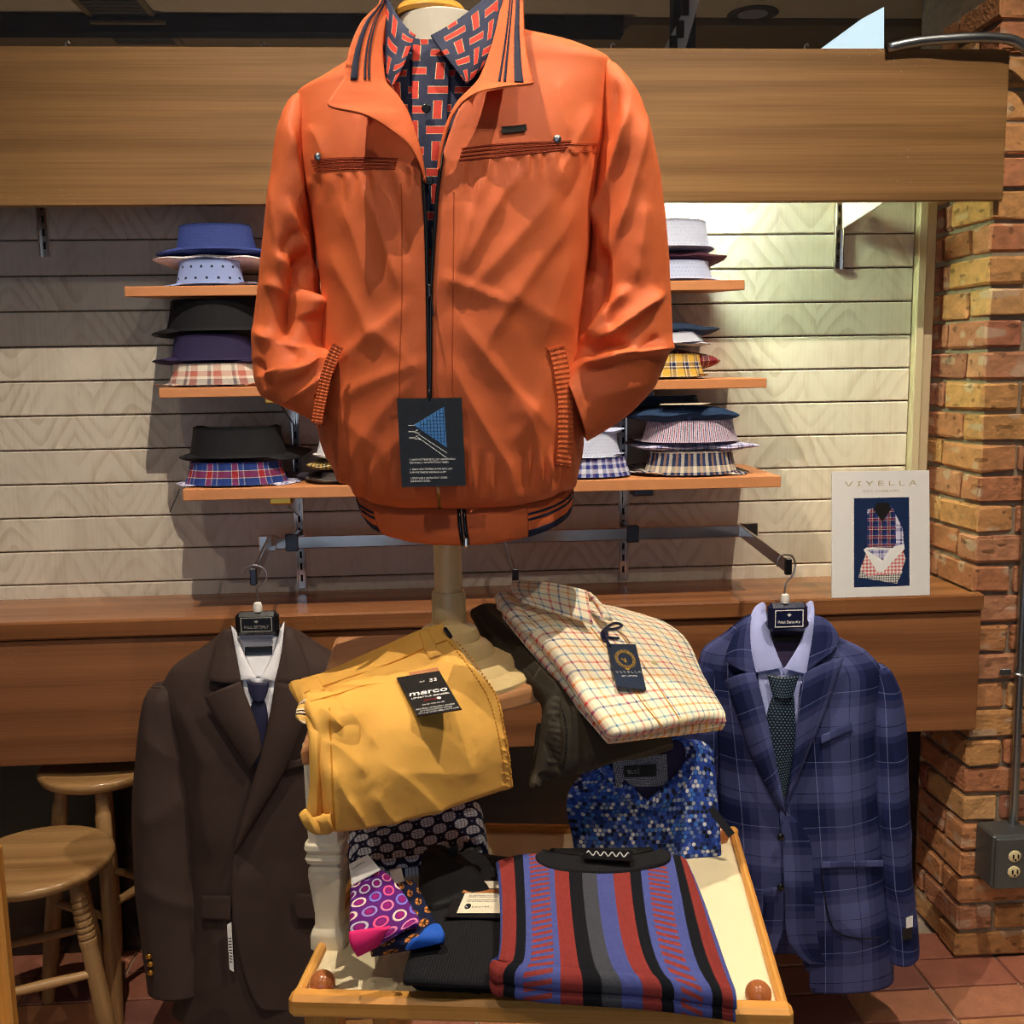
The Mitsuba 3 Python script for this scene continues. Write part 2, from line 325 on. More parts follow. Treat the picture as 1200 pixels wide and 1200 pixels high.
CK_LINING = check([(3, (216, 196, 160)), (2, (50, 30, 34)), (2, (222, 200, 168)), (2.4, (50, 30, 34)), (7, (206, 166, 90))], None, 1)
_tab, _off, _len, _mode = [], [], [], []
for wp, wf, md in CHECKS:
    for th in (wp, wf):
        row = [C(*c) for w, c in th for _ in range(int(round(w*2)))]
        _off.append(len(_tab)); _len.append(len(row)); _tab += row
    _mode.append(float(md))
def check_fn(p, n, uv):
    i = dr.floor(uv.x/40); x = (uv.x-40*i)*2000; y = uv.y*2000
    def thread(k, s):
        L = pick1(_len, k); s = s-L*dr.floor(s/L)
        return pick(_tab, pick1(_off, k)+dr.minimum(dr.floor(s), L-1))
    a, b = thread(2*i, x), thread(2*i+1, y)
    return mix(a, b, dr.select(pick1(_mode, i) > .5, 0.0, .5))*(.92+.12*noise(p.x*700, p.y*700, p.z*700))
textured('checked_cloth', check_fn, .75, .2, sheen=.2)
textured('checked_wool', check_fn, .8, .15, sheen=.3)
def chk(uv, k, scale=1.0, swap=False):
    u = np.asarray(uv)*scale; u = u[..., ::-1] if swap else u
    return u+[40*k+6, 6]

# printed cloths
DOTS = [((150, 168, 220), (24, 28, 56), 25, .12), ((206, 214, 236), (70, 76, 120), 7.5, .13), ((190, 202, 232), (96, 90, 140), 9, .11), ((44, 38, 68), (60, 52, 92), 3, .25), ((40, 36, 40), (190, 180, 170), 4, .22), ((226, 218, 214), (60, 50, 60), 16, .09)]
DA, DB = np.array([C(*d[0]) for d in DOTS]), np.array([C(*d[1]) for d in DOTS])
def dots_fn(p, n, uv):
    i = dr.floor(uv.x/40); s = pick1([d[2]/1000 for d in DOTS], i); r = pick1([d[3] for d in DOTS], i)
    x, y = (uv.x-40*i)/s, uv.y/s; row = dr.floor(y); x = x+.5*(row-2*dr.floor(row/2))
    d = dr.sqrt(dr.square(x-dr.floor(x)-.5)+dr.square(y-row-.5))
    return mix(pick(DB, i), pick(DA, i), smoothstep(r-.03, r+.03, d))
textured('dotted_cloth', dots_fn, .75, .2)
HEX = np.array([C(*c) for c in ((36, 64, 150), (50, 84, 180), (28, 40, 92), (214, 214, 216), (120, 140, 176), (22, 26, 44), (64, 120, 200), (160, 168, 180), (44, 74, 160), (34, 56, 130), (90, 110, 170))])
def hex_fn(p, n, uv):
    s = 7.2e-3; y = uv.y/(s*.866); row = dr.floor(y); x = uv.x/s+.5*(row-2*dr.floor(row/2)); col = dr.floor(x)
    d = dr.sqrt(dr.square(x-col-.5)+dr.square((y-row-.5)*.9))
    c = pick(HEX, dr.floor(cell_rand(col, row, 3)*10.99)); bg = pick(HEX, dr.floor(cell_rand(col, row, 8)*2.99))
    return mix(c, bg, smoothstep(.40, .48, d))
textured('hexagon_cloth', hex_fn, .7, .25)
def medal_fn(p, n, uv):
    s = 36e-3; y = uv.y/(s*.62); row = dr.floor(y); x = uv.x/s+.5*(row-2*dr.floor(row/2)); col = dr.floor(x)
    ax, ay = (x-col-.5), (y-row-.5)*.62; d = dr.sqrt(ax*ax+ay*ay)
    gx, gy = dr.abs(dr.sin(ax*s*560)), dr.abs(dr.sin(ay*s*560))
    white = smoothstep(.34, .32, d)*(1-.75*dr.maximum(smoothstep(.40, .25, gx), smoothstep(.40, .25, gy)))
    small = smoothstep(.05, .04, dr.sqrt(dr.square(dr.abs(ax)-.5)+dr.square(ay)))*.5
    return mix(mi.Color3f(*C(22, 28, 62)), mi.Color3f(*C(232, 238, 250)), dr.maximum(white, small))
textured('medallion_cloth', medal_fn, .7, .25)
RING = np.array([C(*c) for c in ((222, 130, 170), (150, 130, 200), (230, 200, 190), (236, 90, 140), (200, 190, 210), (120, 120, 210))])
def rings_fn(p, n, uv):
    s = 23e-3; y = uv.y/(s*.8); row = dr.floor(y); x = uv.x/s+.5*(row-2*dr.floor(row/2)); col = dr.floor(x)
    r = cell_rand(col, row, 5); ax, ay = x-col-.5, (y-row-.5)*.8; d = dr.sqrt(ax*ax*.8+ay*ay*1.3)
    ring = smoothstep(.24, .27, d)*smoothstep(.38, .35, d)
    bg = mix(mi.Color3f(*C(96, 26, 110)), mi.Color3f(*C(160, 20, 100)), smoothstep(.3, .1, d))
    bg = mix(bg, mi.Color3f(*C(70, 40, 130)), noise(uv.x*120, uv.y*120, 2.0)*.5)
    return mix(bg, pick(RING, dr.floor(r*5.99)), ring)
textured('ring_cloth', rings_fn, .75, .2)
def hoops_fn(p, n, uv):
    s = 27e-3; y = uv.y/(s*.85); row = dr.floor(y); x = uv.x/s+.5*(row-2*dr.floor(row/2)); col = dr.floor(x)
    ax, ay = x-col-.5, (y-row-.5)*.85; d = dr.sqrt(ax*ax+ay*ay)
    seam = dr.maximum(smoothstep(.05, .03, dr.abs(ax+ay*.5)), dr.maximum(smoothstep(.05, .03, dr.abs(ay-ax*.5)), smoothstep(.05, .03, dr.abs(dr.sqrt(dr.square(ax-.35)+dr.square(ay-.1))-.3))))
    ball = mix(mi.Color3f(*C(196, 124, 60)), mi.Color3f(*C(46, 28, 20)), seam)
    return mix(ball, mi.Color3f(*C(20, 26, 56)), smoothstep(.27, .29, d))
textured('ball_cloth', hoops_fn, .75, .2)
# the striped pullover: u runs across in stripe widths, v along
SW = [(74, 84, 150), (150, 60, 56), (26, 28, 34), (86, 96, 166), (84, 94, 164), (86, 96, 166), (150, 60, 56), (28, 28, 34), (76, 78, 86), (84, 92, 158), (152, 62, 58), (26, 28, 34), (86, 96, 166), (84, 94, 164), (86, 96, 166), (26, 28, 34), (150, 60, 56), (84, 92, 160)]
SWT = np.array([C(*c) for c in SW]); SW_FANCY = [0, 0, 0, 0, 1, 0, 0, 0, 0, 0, 0, 0, 0, 1, 0, 0, 0, 0]
def knit_fn(p, n, uv):
    i = dr.floor(uv.x); f = uv.x-i; y = uv.y*1000
    s = y/13+dr.select(i > 8, -1.0, 1.0)*dr.minimum(f, 1)*.8;s = s-dr.floor(s)
    dash = smoothstep(.38, .46, s)*smoothstep(.98, .90, s)*pick1(SW_FANCY, i)
    c = mix(pick(SWT, i), mi.Color3f(*C(158, 68, 64)), dash)
    return c*(.42+.62*noise(uv.x*70, y*1.3, 3.0))
textured('striped_knit', knit_fn, .9, .1, sheen=.4)
def rib_fn(p, n, uv): return mi.Color3f(*C(24, 24, 27))*(.55+.9*smoothstep(.2, .7, dr.abs(dr.sin(uv.x*900))))
textured('ribbed_knit', rib_fn, .85, .15, sheen=.4)
def mesh_fn(p, n, uv):
    return mix(mi.Color3f(*C(40, 46, 70)), mi.Color3f(*C(176, 178, 190)), smoothstep(.1, .4, dr.sin((uv.x+uv.y)*1900)*dr.sin((uv.x-uv.y)*1900)))
textured('mesh_label', mesh_fn, .6, .3)
def tie_fn(p, n, uv):
    s = 6e-3; y = uv.y/s; row = dr.floor(y); x = uv.x/s+.5*(row-2*dr.floor(row/2)); d = dr.sqrt(dr.square(x-dr.floor(x)-.5)+dr.square(y-row-.5))
    return mix(mi.Color3f(*C(84, 122, 140)), mi.Color3f(*C(16, 22, 36)), smoothstep(.2, .3, d))
textured('dotted_tie', tie_fn, .5, .4)
def basket_fn(p, n, uv):
    s = 28e-3; x, y = uv.x/s, uv.y/s; i, j = dr.floor(x), dr.floor(y); fx, fy = x-i-.5, y-j-.5
    odd = (i+j)-2*dr.floor((i+j)/2) > .5
    a, b = dr.select(odd, fx, fy), dr.select(odd, fy, fx)
    bar = smoothstep(.18, .16, dr.abs(a))*smoothstep(.46, .44, dr.abs(b)); edge = smoothstep(.205, .185, dr.abs(a))*smoothstep(.46, .45, dr.abs(b))
    ground = mix(mi.Color3f(*C(34, 38, 62)), mi.Color3f(*C(70, 76, 100)), .6*noise(x*1.0+3, y*1.0, 5.0))
    c = mix(ground, mi.Color3f(*C(222, 190, 150)), edge)
    return mix(c, mi.Color3f(*C(196, 62, 50)), bar)*(.88+.2*noise(uv.x*900, uv.y*900, 1.0))
textured('basket_cloth', basket_fn, .75, .2)
# ------------------------------------------------------------------ the setting
D, Z0 = 2.75, 1.012            # slat wall, counter top
YF = 2.47                      # face of fascia and counter
XR = 1.335                     # corner of the brick pier
def struct(name, mesh=None, bsdf=None, **kw):
    key = fresh(name); labels[key] = {'kind': 'structure'}
    if mesh is not None: put(key, mesh, bsdf, **kw)
    return key
# floor: tiles one by one where the photograph shows them, plain beyond
struct('floor', cat([cbox(-3.2, 3.2, -3.0, 4.2, -.12, -.012, .001)]), 'grout')
TX, TY = .235, .127
k = 0
for j in range(-3, 12):
    for i in range(-13, 16):
        x0, y0 = 1.212-TX*8+i*TX - 0, 2.509-TY*9+j*TY
        x0 += (TX/2 if j % 2 else 0)*0
        q = to_px([x0+TX/2, y0+TY/2, 0])
        see = -60 < q[0] < 1290 and 1090 < q[1] < 1330 and y0 < 2.76 and not (x0 > XR and y0 > 2.5)
        if not see or k >= 290: continue
        m = cbox(x0+.004, x0+TX-.004, y0+.004, y0+TY-.004, -.02, rng.uniform(-.001, .001), .0025)
        seed = rng.integers(0, 6)+.5; part('floor', 'tile', m, 'tile', False, np.tile([seed, rng.random()], (len(m.vertices), 1))); k += 1
rest = [cbox(-3.2, 3.2, -3.0, 2.509-TY*12-.004, -.02, -.003, .001)]
part('floor', 'far_tiling', cat(rest), 'far_floor')
struct('ceiling', cbox(-3.2, 3.2, -3.0, YF-.25, 3.75, 3.85), 'shop_ceiling')
struct('wall_left', cbox(-3.3, -3.2, -3.0, 6.2, 0, 3.85), 'shop_wall')
struct('wall_right', cbox(3.2, 3.3, -3.0, 6.2, 0, 3.85), 'shop_wall')
struct('wall_behind', cbox(-3.3, 3.3, -3.1, -3.0, 0, 3.85), 'shop_wall')
# slat wall
wb = struct('wall_back', cbox(-3.2, 1.27, D+.008, D+.05, 0, 2.33, .001), 'slat_groove')
PZ = .0889
for q in range(-6, 12):
    z1 = 1.938-PZ*q
    if z1 > 2.33: z1 = 2.33
    z0 = 1.938-PZ*(q+1)
    if z1 < .93 or z0 > 2.3: continue
    part(wb, 'slat', cbox(-3.2, 1.256, D-.006, D+.01, z0+.002, z1-.0015, .0025), 'slat')
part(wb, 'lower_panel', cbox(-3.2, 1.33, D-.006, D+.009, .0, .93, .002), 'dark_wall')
struct('trim_1', cat([cbox(1.258, 1.282, D-.03, D+.02, 1.0, 2.33, .003), cbox(1.285, 1.312, D-.016, D+.02, 1.0, 2.33, .003)]), 'slat_trim')
# soffit behind the fascia and the glass above it
struct('trim_2', cbox(-3.2, XR-.01, YF+.026, D+.06, 2.29, 2.318, .002), 'dark_wall')
struct('window_2', TM([[-3.2, D, 2.315], [XR, D, 2.315], [XR, D, 3.7], [-3.2, D, 3.7]], [[0, 1, 2], [0, 2, 3]]), 'glass')
bk = struct('ceiling_back', cbox(-3.2, 3.2, D+.02, 3.62, 2.76, 2.80, .001), 'back_ceiling')
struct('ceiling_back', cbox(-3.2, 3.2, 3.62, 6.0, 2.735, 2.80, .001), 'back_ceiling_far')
struct('trim_3', cbox(-3.2, .62, 3.60, 3.66, 2.70, 2.76, .002), 'beam_black')
struct('wall_beyond', cbox(-3.2, 3.2, 6.0, 6.1, 0, 2.9), 'dark_wall')
def vent(px, py, w, d, z, lab):
    v = thing('ceiling_vent', lab, 'vent'); c = at_z(px, py, z)
    part(v, 'frame', cat([cbox(c[0]-w, c[0]+w, c[1]-d, c[1]-d+.02, z-.012, z-.001), cbox(c[0]-w, c[0]+w, c[1]+d-.02, c[1]+d, z-.012, z-.001),
                          cbox(c[0]-w, c[0]-w+.02, c[1]-d, c[1]+d, z-.012, z-.001), cbox(c[0]+w-.02, c[0]+w, c[1]-d, c[1]+d, z-.012, z-.001)]), 'back_ceiling_far')
    part(v, 'grille', cat([cbox(c[0]-w+.02, c[0]+w-.02, c[1]-d+.02+t*(2*d-.04)/7, c[1]-d+.02+(t+.7)*(2*d-.04)/7, z-.010, z-.002) for t in range(7)]), 'vent_grey')
vent(132, 4, .11, .13, 2.76, 'grey ceiling vent seen through the glass at the top left edge, nearer of two')
vent(162, 37, .12, .12, 2.735, 'dark ceiling vent behind the black bar above the left of the wooden fascia')
# behind the glass on the right: frame, leaning white sign, downlight, bright pane
struct('trim_4', cbox(*(lambda a: (a[0]-.035, a[0]+.035, 3.3, 3.36))(at_y(800, 30, 3.33)), 2.32, 2.8), 'frame_blue')
a, b, c_, d_ = at_y(778, 58, 3.2), at_y(812, -8, 3.2), at_y(822, -8, 3.2), at_y(803, 58, 3.2)
V = np.array([a, d_, c_, b]); V = np.vstack([V, V+[0, .012, 0]])
sg = thing('leaning_sign', 'slanting white board with black marks behind the glass above the fascia', 'sign')
part(sg, 'board', TM(V, [[0, 1, 2], [0, 2, 3], [4, 6, 5], [4, 7, 6], [0, 4, 5], [0, 5, 1], [1, 5, 6], [1, 6, 2], [2, 6, 7], [2, 7, 3], [3, 7, 4], [3, 4, 0]]), 'white_board')
for (x, y) in ((803, 8), (797, 34), (789, 52)):
    p = at_y(x, y, 3.194); part(sg, 'mark', cbox(p[0]-.012, p[0]+.012, p[1]-.004, p[1]+.004, p[2]-.025, p[2]+.025, .003), 'ink_black')
dl = thing('downlight', 'small round recessed downlight in the ceiling behind the glass', 'ceiling light')
c = at_z(882, 16, 2.76); part(dl, 'ring', lathe([(.05, 2.758), (.07, 2.752), (.085, 2.758)], 32, (c[0], c[1], 0)), 'vent_grey'); part(dl, 'lens', lathe([(.0, 2.756), (.05, 2.757)], 32, (c[0], c[1], 0)), 'card_grey')
bp = at_y(np.array([962, 1036, 1036, 1010]), np.array([57, 57, 8, 22]), 3.0); V = np.vstack([bp, bp+[0, .02, 0]])
key = struct('window_3', TM(V, [[0, 1, 2], [0, 2, 3], [4, 6, 5], [4, 7, 6]]), 'white_board')
scene[key]['emitter'] = {'type': 'area', 'radiance': {'type': 'rgb', 'value': [.75, 1.0, 1.1]}}
scene['back_room_lamp'] = {'type': 'point', 'position': [-.4, 3.9, 1.2], 'intensity': {'type': 'rgb', 'value': [1.8, 1.5, 1.15]}}  # unseen point light added to brighten the ceiling behind the glass

# brick pier: bricks one by one
def brick_mesh(x0, x1, y0, y1, z0, z1):
    m = cbox(x0, x1, y0, y1, z0, z1, .005); m.vertices += rng.normal(0, .0018, m.vertices.shape); return m
br = struct('wall_brick', cbox(XR+.012, 2.3, 2.512, 2.95, 0, 3.7, .002), 'mortar')
CH, k = .0775, 0
def add_brick(*b):
    m = brick_mesh(*b); part(br, 'brick', m, 'brick', False, np.tile([rng.integers(0, 8)+.5, rng.random()], (len(m.vertices), 1)))
for r in range(0, 32):
    z0 = r*CH+.004; z1 = z0+CH-.012
    if z0 > 2.62: break
    o = rng.uniform(-.004, .004)
    jut = lambda: rng.uniform(-.005, .004)
    if r % 2 == 0:
        xs, ys = [XR, XR+.215, XR+.43, XR+.645, XR+.86], [2.5, 2.605, 2.815]
    else:
        xs, ys = [XR, XR+.105, XR+.32, XR+.535, XR+.75], [2.5, 2.71, 2.815]
    # the corner brick turns the corner, then the front face runs right and the side face runs back
    notch = YF+.5 if False else 0
    j = jut(); add_brick(xs[0]+jut()*.6, xs[1]-.011, 2.5+j, ys[1]-.011, z0, z1)
    for a, b in zip(xs[1:-1], xs[2:]): add_brick(a, b-.011, 2.5+jut(), 2.60, z0, z1)
    for a, b in zip(ys[1:-1], ys[2:]): add_brick(XR+jut()*.7, XR+.09, a, b-.011, z0, z1)

# fascia
fa = thing('fascia_board', 'wide golden brown veneered board running across above the shelves', 'wood panel')
m, uv = box_uv(cbox(-2.6, 1.345, YF, YF+.024, 1.98, 2.325, .002), (1, 0, 0), 0); part(fa, 'board', m, 'wood', False, uv)
for px in (77, 306, 716, 943):
    p = at_y(px, 55, YF+.01); part(fa, 'hook', tube([[p[0], p[1], 2.318], [p[0], p[1], 2.334], [p[0]+.006, p[1], 2.339], [p[0]+.009, p[1], 2.333]], .0022, 6), 'zinc')
# fluorescent tube behind the fascia on the right
ft = thing('fluorescent_light', 'lit tube lamp hidden behind the fascia board on the right', 'light')
tb = tube([[.34, 2.545, 2.19], [.70, 2.545, 2.19]], .013, 12)
part(ft, 'housing', cbox(.30, .74, 2.515, 2.575, 2.22, 2.29, .003), 'plastic_white')
part(ft, 'end_panel', cbox(.262, .275, YF+.03, D-.012, 1.99, 2.286, .002), 'plastic_white')  # added unseen divider that keeps the tube light off the left wall
kt = part(ft, 'lamp_tube', tb, 'plastic_white', True); scene[kt]['emitter'] = {'type': 'area', 'radiance': {'type': 'rgb', 'value': [360, 500, 330]}}

# counter
co = thing('display_counter', 'long red brown wooden counter ledge under the slat wall', 'counter')
m, uv = box_uv(cbox(-2.6, 1.33, YF+.02, D-.006, Z0-.03, Z0, .002), (1, 0, 0), 1); part(co, 'top', m, 'wood_gloss', False, uv)
m, uv = box_uv(cbox(-2.6, 1.343, YF-.012, YF+.02, Z0-.040, Z0+.004, .005), (1, 0, 0), 1); part(co, 'front_edge', m, 'wood_gloss', False, uv)
m, uv = box_uv(cbox(-2.6, 1.343, YF, YF+.022, .655, Z0-.044, .002), (1, 0, 0), 1); part(co, 'front_panel', m, 'wood', False, uv)
m, uv = box_uv(cbox(-2.6, 1.33, YF+.022, D-.006, .70, .72, .002), (1, 0, 0), 1); part(co, 'shelf', m, 'wood', False, uv)

# conduit, outlet box
cd = thing('conduit', 'grey metal conduit pipe running down the brick pier to the outlet box', 'pipe')
top = at_y(1198, 690, 2.475)
P = [[top[0]+.012, 2.478, at_y(1167, 982, 2.40)[2]-.02], [top[0]+.005, 2.478, 1.0], [top[0], 2.478, 2.20], [top[0]-.002, 2.476, 2.28]]
part(cd, 'pipe', tube(pline(P, 24), .0115, 12), 'zinc', True)
for z in (.80,): part(cd, 'clamp', cat([tube([[top[0]+.005+.016*math.cos(t), 2.478-.016*math.sin(t), z] for t in np.linspace(0, math.pi, 9)], .0045, 6), cbox(top[0]-.04, top[0]-.01, 2.486, 2.492, z-.009, z+.009)]), 'zinc', 30)
cu = thing('conduit', 'bent silver conduit resting along the top right of the fascia board', 'pipe')
part(cu, 'pipe', tube(pline([at_y(1040, 56, 2.46), at_y(1090, 47, 2.45), at_y(1150, 44, 2.44), at_y(1182, 46, 2.44), at_y(1200, 55, 2.44), at_y(1215, 75, 2.44)], 30), .012, 12), 'zinc', True)
ob = thing('outlet_box', 'grey metal outlet box with two cream sockets on the brick pier', 'power outlet')
a, b = at_y(1167, 982, 2.40), at_y(1225, 1042, 2.40); bx0, bx1, bz0, bz1 = a[0], a[0]+.115, b[2], a[2]
part(ob, 'box', cat([cbox(bx0, bx1, 2.41, 2.50, bz0, bz1, .006), cbox(bx0+.004, bx1-.004, 2.400, 2.412, bz0+.004, bz1-.004, .004)]), 'steel_box')
for q in (0, 1):
    zc = (bz0+bz1)/2+(.021 if q == 0 else -.021); xc = (bx0+bx1)/2-.005
    s = part(ob, 'socket', ball((xc, 2.400, zc), .017, 2, (1, .3, .95)), 'outlet_cream', True)
    part(s, 'slot', cat([cbox(xc-.008, xc-.005, 2.392, 2.396, zc-.003, zc+.007, .0005), cbox(xc+.005, xc+.008, 2.392, 2.396, zc-.003, zc+.007, .0005), ball((xc, 2.395, zc-.008), .0028, 1)]), 'ink_black')
# ------------------------------------------------------------------ two-tier display table
ZU, ZT = 1.13, .82             # upper top, rim of the lower tray
def px_z(x, y, z): return at_z(np.float64(x), np.float64(y), z)
A_fl, A_fr, A_br = px_z(340, 1165, ZT), px_z(928, 1181, ZT), px_z(864, 967, ZT)
A_bl = A_fl+(A_br-A_fr)
# ------------------------------------------------------------------ mannequin in the orange jacket
YB = 1.55                      # pole
mq = thing('mannequin', 'white and ivory torso mannequin on an ivory pole with round stepped base', 'mannequin')
bc = px_z(528, 790, ZU)
bx, by = bc[0], bc[1]
part(mq, 'base', lathe([(.128, ZU), (.129, ZU+.006), (.122, ZU+.012), (.104, ZU+.016), (.100, ZU+.024), (.094, ZU+.03), (.070, ZU+.036), (.066, ZU+.044), (.060, ZU+.05), (.046, ZU+.058)], 56, (bx, by, 0)), 'ivory', 30)
part(mq, 'flange', lathe([(.046, ZU+.054), (.047, ZU+.062), (.042, ZU+.074), (.030, ZU+.080), (.027, ZU+.084)], 40, (bx, by, 0)), 'ivory', 40)
zs = at_y(528, 692, by)[2]
part(mq, 'lower_pole', lathe([(.0265, ZU+.075), (.0262, zs-.006), (.0245, zs)], 32, (bx, by, 0)), 'ivory', 40)
part(mq, 'upper_pole', lathe([(.0215, zs-.004), (.0205, 1.75)], 32, (bx, by, 0)), 'ivory', 40)
nk = at_y(515, 30, 1.515)
part(mq, 'torso', lathe([(.05, 1.42), (.11, 1.44), (.118, 1.52), (.125, 1.65), (.125, 1.78), (.10, 1.87), (.066, 1.93), (.056, 1.96)], 32, (nk[0], 1.535, 0)), 'neck_white', True)
zt = at_y(500, 6, 1.47)[2]
part(mq, 'neck', lathe([(.066, 1.90), (.060, 1.96), (.058, zt-.004), (.052, zt)], 40, (nk[0], 1.525, 0)), 'neck_white', True)
part(mq, 'neck_cap', lathe([(.052, zt-.002), (.053, zt+.004), (.046, zt+.014), (.02, zt+.022), (.0, zt+.024)], 40, (nk[0]-.012, 1.525, 0)), 'gold_cap', 40)

YJ = 1.53
ROWS = [((420, 60), (604, 27), .070), ((403, 80), (617, 41), .085), ((374, 97), (680, 57), .090), ((347, 115), (717, 78), .094), ((345, 150), (713, 115), .112), ((350, 190), (706, 165), .132),
        ((360, 235), (697, 215), .148), ((370, 280), (691, 270), .155), ((377, 340), (684, 335), .158), ((377, 400), (677, 400), .158), ((371, 450), (680, 450), .155), ((374, 500), (684, 500), .150),
        ((388, 543), (681, 540), .142), ((405, 562), (676, 556), .132), ((417, 571), (669, 562), .118)]
def edge_l(y): return np.interp(y, [20, 60, 90, 122, 143, 165, 200, 260, 335, 470, 560, 640], [452, 455, 458, 466, 474, 484, 494, 498, 500, 502, 510, 517])
def edge_r(y): return np.interp(y, [0, 40, 90, 112, 135, 175, 230, 335, 470, 560, 640], [592, 585, 566, 548, 534, 520, 513, 506, 505, 514, 521])
def ring_rows(rows, ny, Yc):
    s = np.linspace(0, 1, len(rows)); t = np.linspace(0, 1, ny)
    A = PchipInterpolator(s, np.array([[*r[0], *r[1], r[2]] for r in rows], float))(t)
    L, Rr = at_y(A[:, 0], A[:, 1], Yc), at_y(A[:, 2], A[:, 3], Yc)
    return (L+Rr)/2, (Rr-L)/2, A[:, 4]
J_FOLDS = [(400, 245, 440, 345, 11, .007), (425, 225, 468, 330, 9, .006), (458, 215, 482, 300, 7, -.005), (392, 300, 432, 400, 13, .008), (425, 385, 482, 420, 11, .005), (395, 425, 472, 355, 12, .007, 2), (400, 470, 492, 420, 15, .007, 2),
           (405, 545, 482, 450, 13, .007), (430, 562, 492, 495, 10, .005), (380, 480, 440, 525, 12, .005), (610, 205, 545, 310, 13, .008, 2), (645, 225, 560, 335, 11, .006), (572, 195, 530, 335, 9, .007),
           (665, 255, 575, 405, 15, .008, 2), (540, 380, 645, 500, 11, .006), (535, 430, 600, 560, 10, .005), (612, 470, 640, 560, 13, .007), (650, 430, 600, 520, 11, .005), (665, 300, 640, 400, 12, .007),
           (590, 340, 670, 380, 12, .005), (520, 330, 600, 350, 10, .006, 2), (690, 130, 655, 215, 9, .007), (700, 170, 660, 240, 7, -.006), (655, 95, 662, 160, 9, .004), (362, 150, 385, 190, 8, .006), (430, 195, 436, 260, 8, -.004), (560, 190, 552, 250, 7, -.005), (600, 180, 590, 240, 7, -.004),
          ]
def torso_disp(px, th):
    h = .72*creases(px, J_FOLDS)
    y, x = px[..., 1], px[..., 0]
    low = np.clip((y-525)/45, 0, 1)
    h += low*.0045*np.sin(x*.23+2.2*np.sin(x*.045))*np.sin(np.pi*np.clip((y-520)/70, 0, 1))
    h += .005*np.exp(-((y-548)/16)**2)*np.exp(-((x-640)/22)**2)*np.sin(x*.5)
    yk = np.clip(1-np.abs(y-(205-(x-450)*.11))/26, 0, 1)*np.clip((y-(198-(x-450)*.11))/4, 0, 1)
    h += yk*.0022*np.sin(x*.33+1.5*np.sin(x*.09))
    h += .004*(meshkit.fbm(np.stack([x/46, y/60, x*0], -1), 3)-.5)*np.clip((y-120)/60, 0, 1)
    return h
cC, cA, cB = ring_rows(ROWS, 170, YJ)
def torso_point(th, i):
    """ring point(s): th = 0 at the wearer's viewer-left side, pi/2 front, pi right side, up to 2 pi behind"""
    c, s = np.cos(th), np.sin(th); e = 2/2.25
    cx = -np.sign(c)*np.abs(c)**e; sy = np.sign(s)*np.abs(s)**e
    b = np.where(sy > 0, cB[i], cB[i]*.72)
    P = cC[i]+cx[..., None]*cA[i]; P = P-np.stack([0*c, b*sy, 0*c], -1)
    P[..., 2] -= .022*np.maximum(sy, 0)*np.clip((np.asarray(i)-60)/90, 0, 1)
    return P
def torso_panel(th0, th1, n):
    """th0, th1 per row"""
    I = np.arange(len(cC))[:, None]+np.zeros((1, n), int); t = np.linspace(0, 1, n)[None]
    TH = th0[:, None]*(1-t)+th1[:, None]*t
    P = torso_point(TH, I); N = normals_of(P); out = P-(cC[I]); N = np.where((N*out).sum(-1, keepdims=True) < 0, -N, N)
    d = torso_disp(to_px(P), TH)
    return P+N*d[..., None], N
dense = np.linspace(.05, math.pi-.05, 400); thL, thR = [], []
for i in range(len(cC)):
    q = to_px(torso_point(dense, np.full(400, i)))
    thL.append(np.interp(0, q[:, 0]-edge_l(q[:, 1]), dense)); thR.append(np.interp(0, q[:, 0]-edge_r(q[:, 1]), dense))
thL, thR = np.array(thL), np.array(thR); one = np.ones(len(cC))
jk = thing('jacket', 'bright orange zip-up jacket worn by the mannequin over a checked shirt', 'jacket')
def cloth_part(parent, name, P, N, k, t=.0022, mat='cloth', **kw):
    m, uv = sheet_solid(P, t, N, round_=False); return part(parent, name, m, mat, True, dye(uv, k), **kw)
PL, NL = torso_panel(0*one, thL, 110); PR, NR = torso_panel(thR, math.pi*one, 130); PB, NB = torso_panel(math.pi*one, 2*math.pi*one, 80)
for P, N in ((PL, NL), (PR, NR)): cloth_part(jk, 'front_panel', P, N, ORANGE, mat='cloth_sheen')
cloth_part(jk, 'back_panel', PB, NB, ORANGE, mat='cloth_sheen')
from scipy.interpolate import LinearNDInterpolator
_fr = np.vstack([PL.reshape(-1, 3), PR.reshape(-1, 3)]); _q = to_px(_fr)
surf_Y = LinearNDInterpolator(_q, _fr[:, 1])
def on_jacket(x, y, off=.002):
    x, y = np.asarray(x, float), np.asarray(y, float); Y = surf_Y(x, y); Y = np.where(np.isnan(Y), 1.40, Y)
    return at_y(x, y, Y-off)
def ribbon(pts, w, n=40, off=.0015, t=.0012, surf=None):
    """flat strip of width w (px) that follows the jacket along a line of pixels"""
    p = pline(pts, n); d = np.gradient(p, axis=0); d /= np.linalg.norm(d, axis=1, keepdims=True); s = np.stack([-d[:, 1], d[:, 0]], 1)
    G = np.stack([p+s*w*k for k in (-.5, 0, .5)], 1); f = surf or on_jacket
    return sheet_solid(f(G[..., 0], G[..., 1], off), t, None, False)
def strip(parent, name, pts, w, k, n=40, off=.0015, mat='cloth', surf=None, **kw):
    m, uv = ribbon(pts, w, n, off, surf=surf); return part(parent, name, m, mat, True, dye(uv, k), **kw)

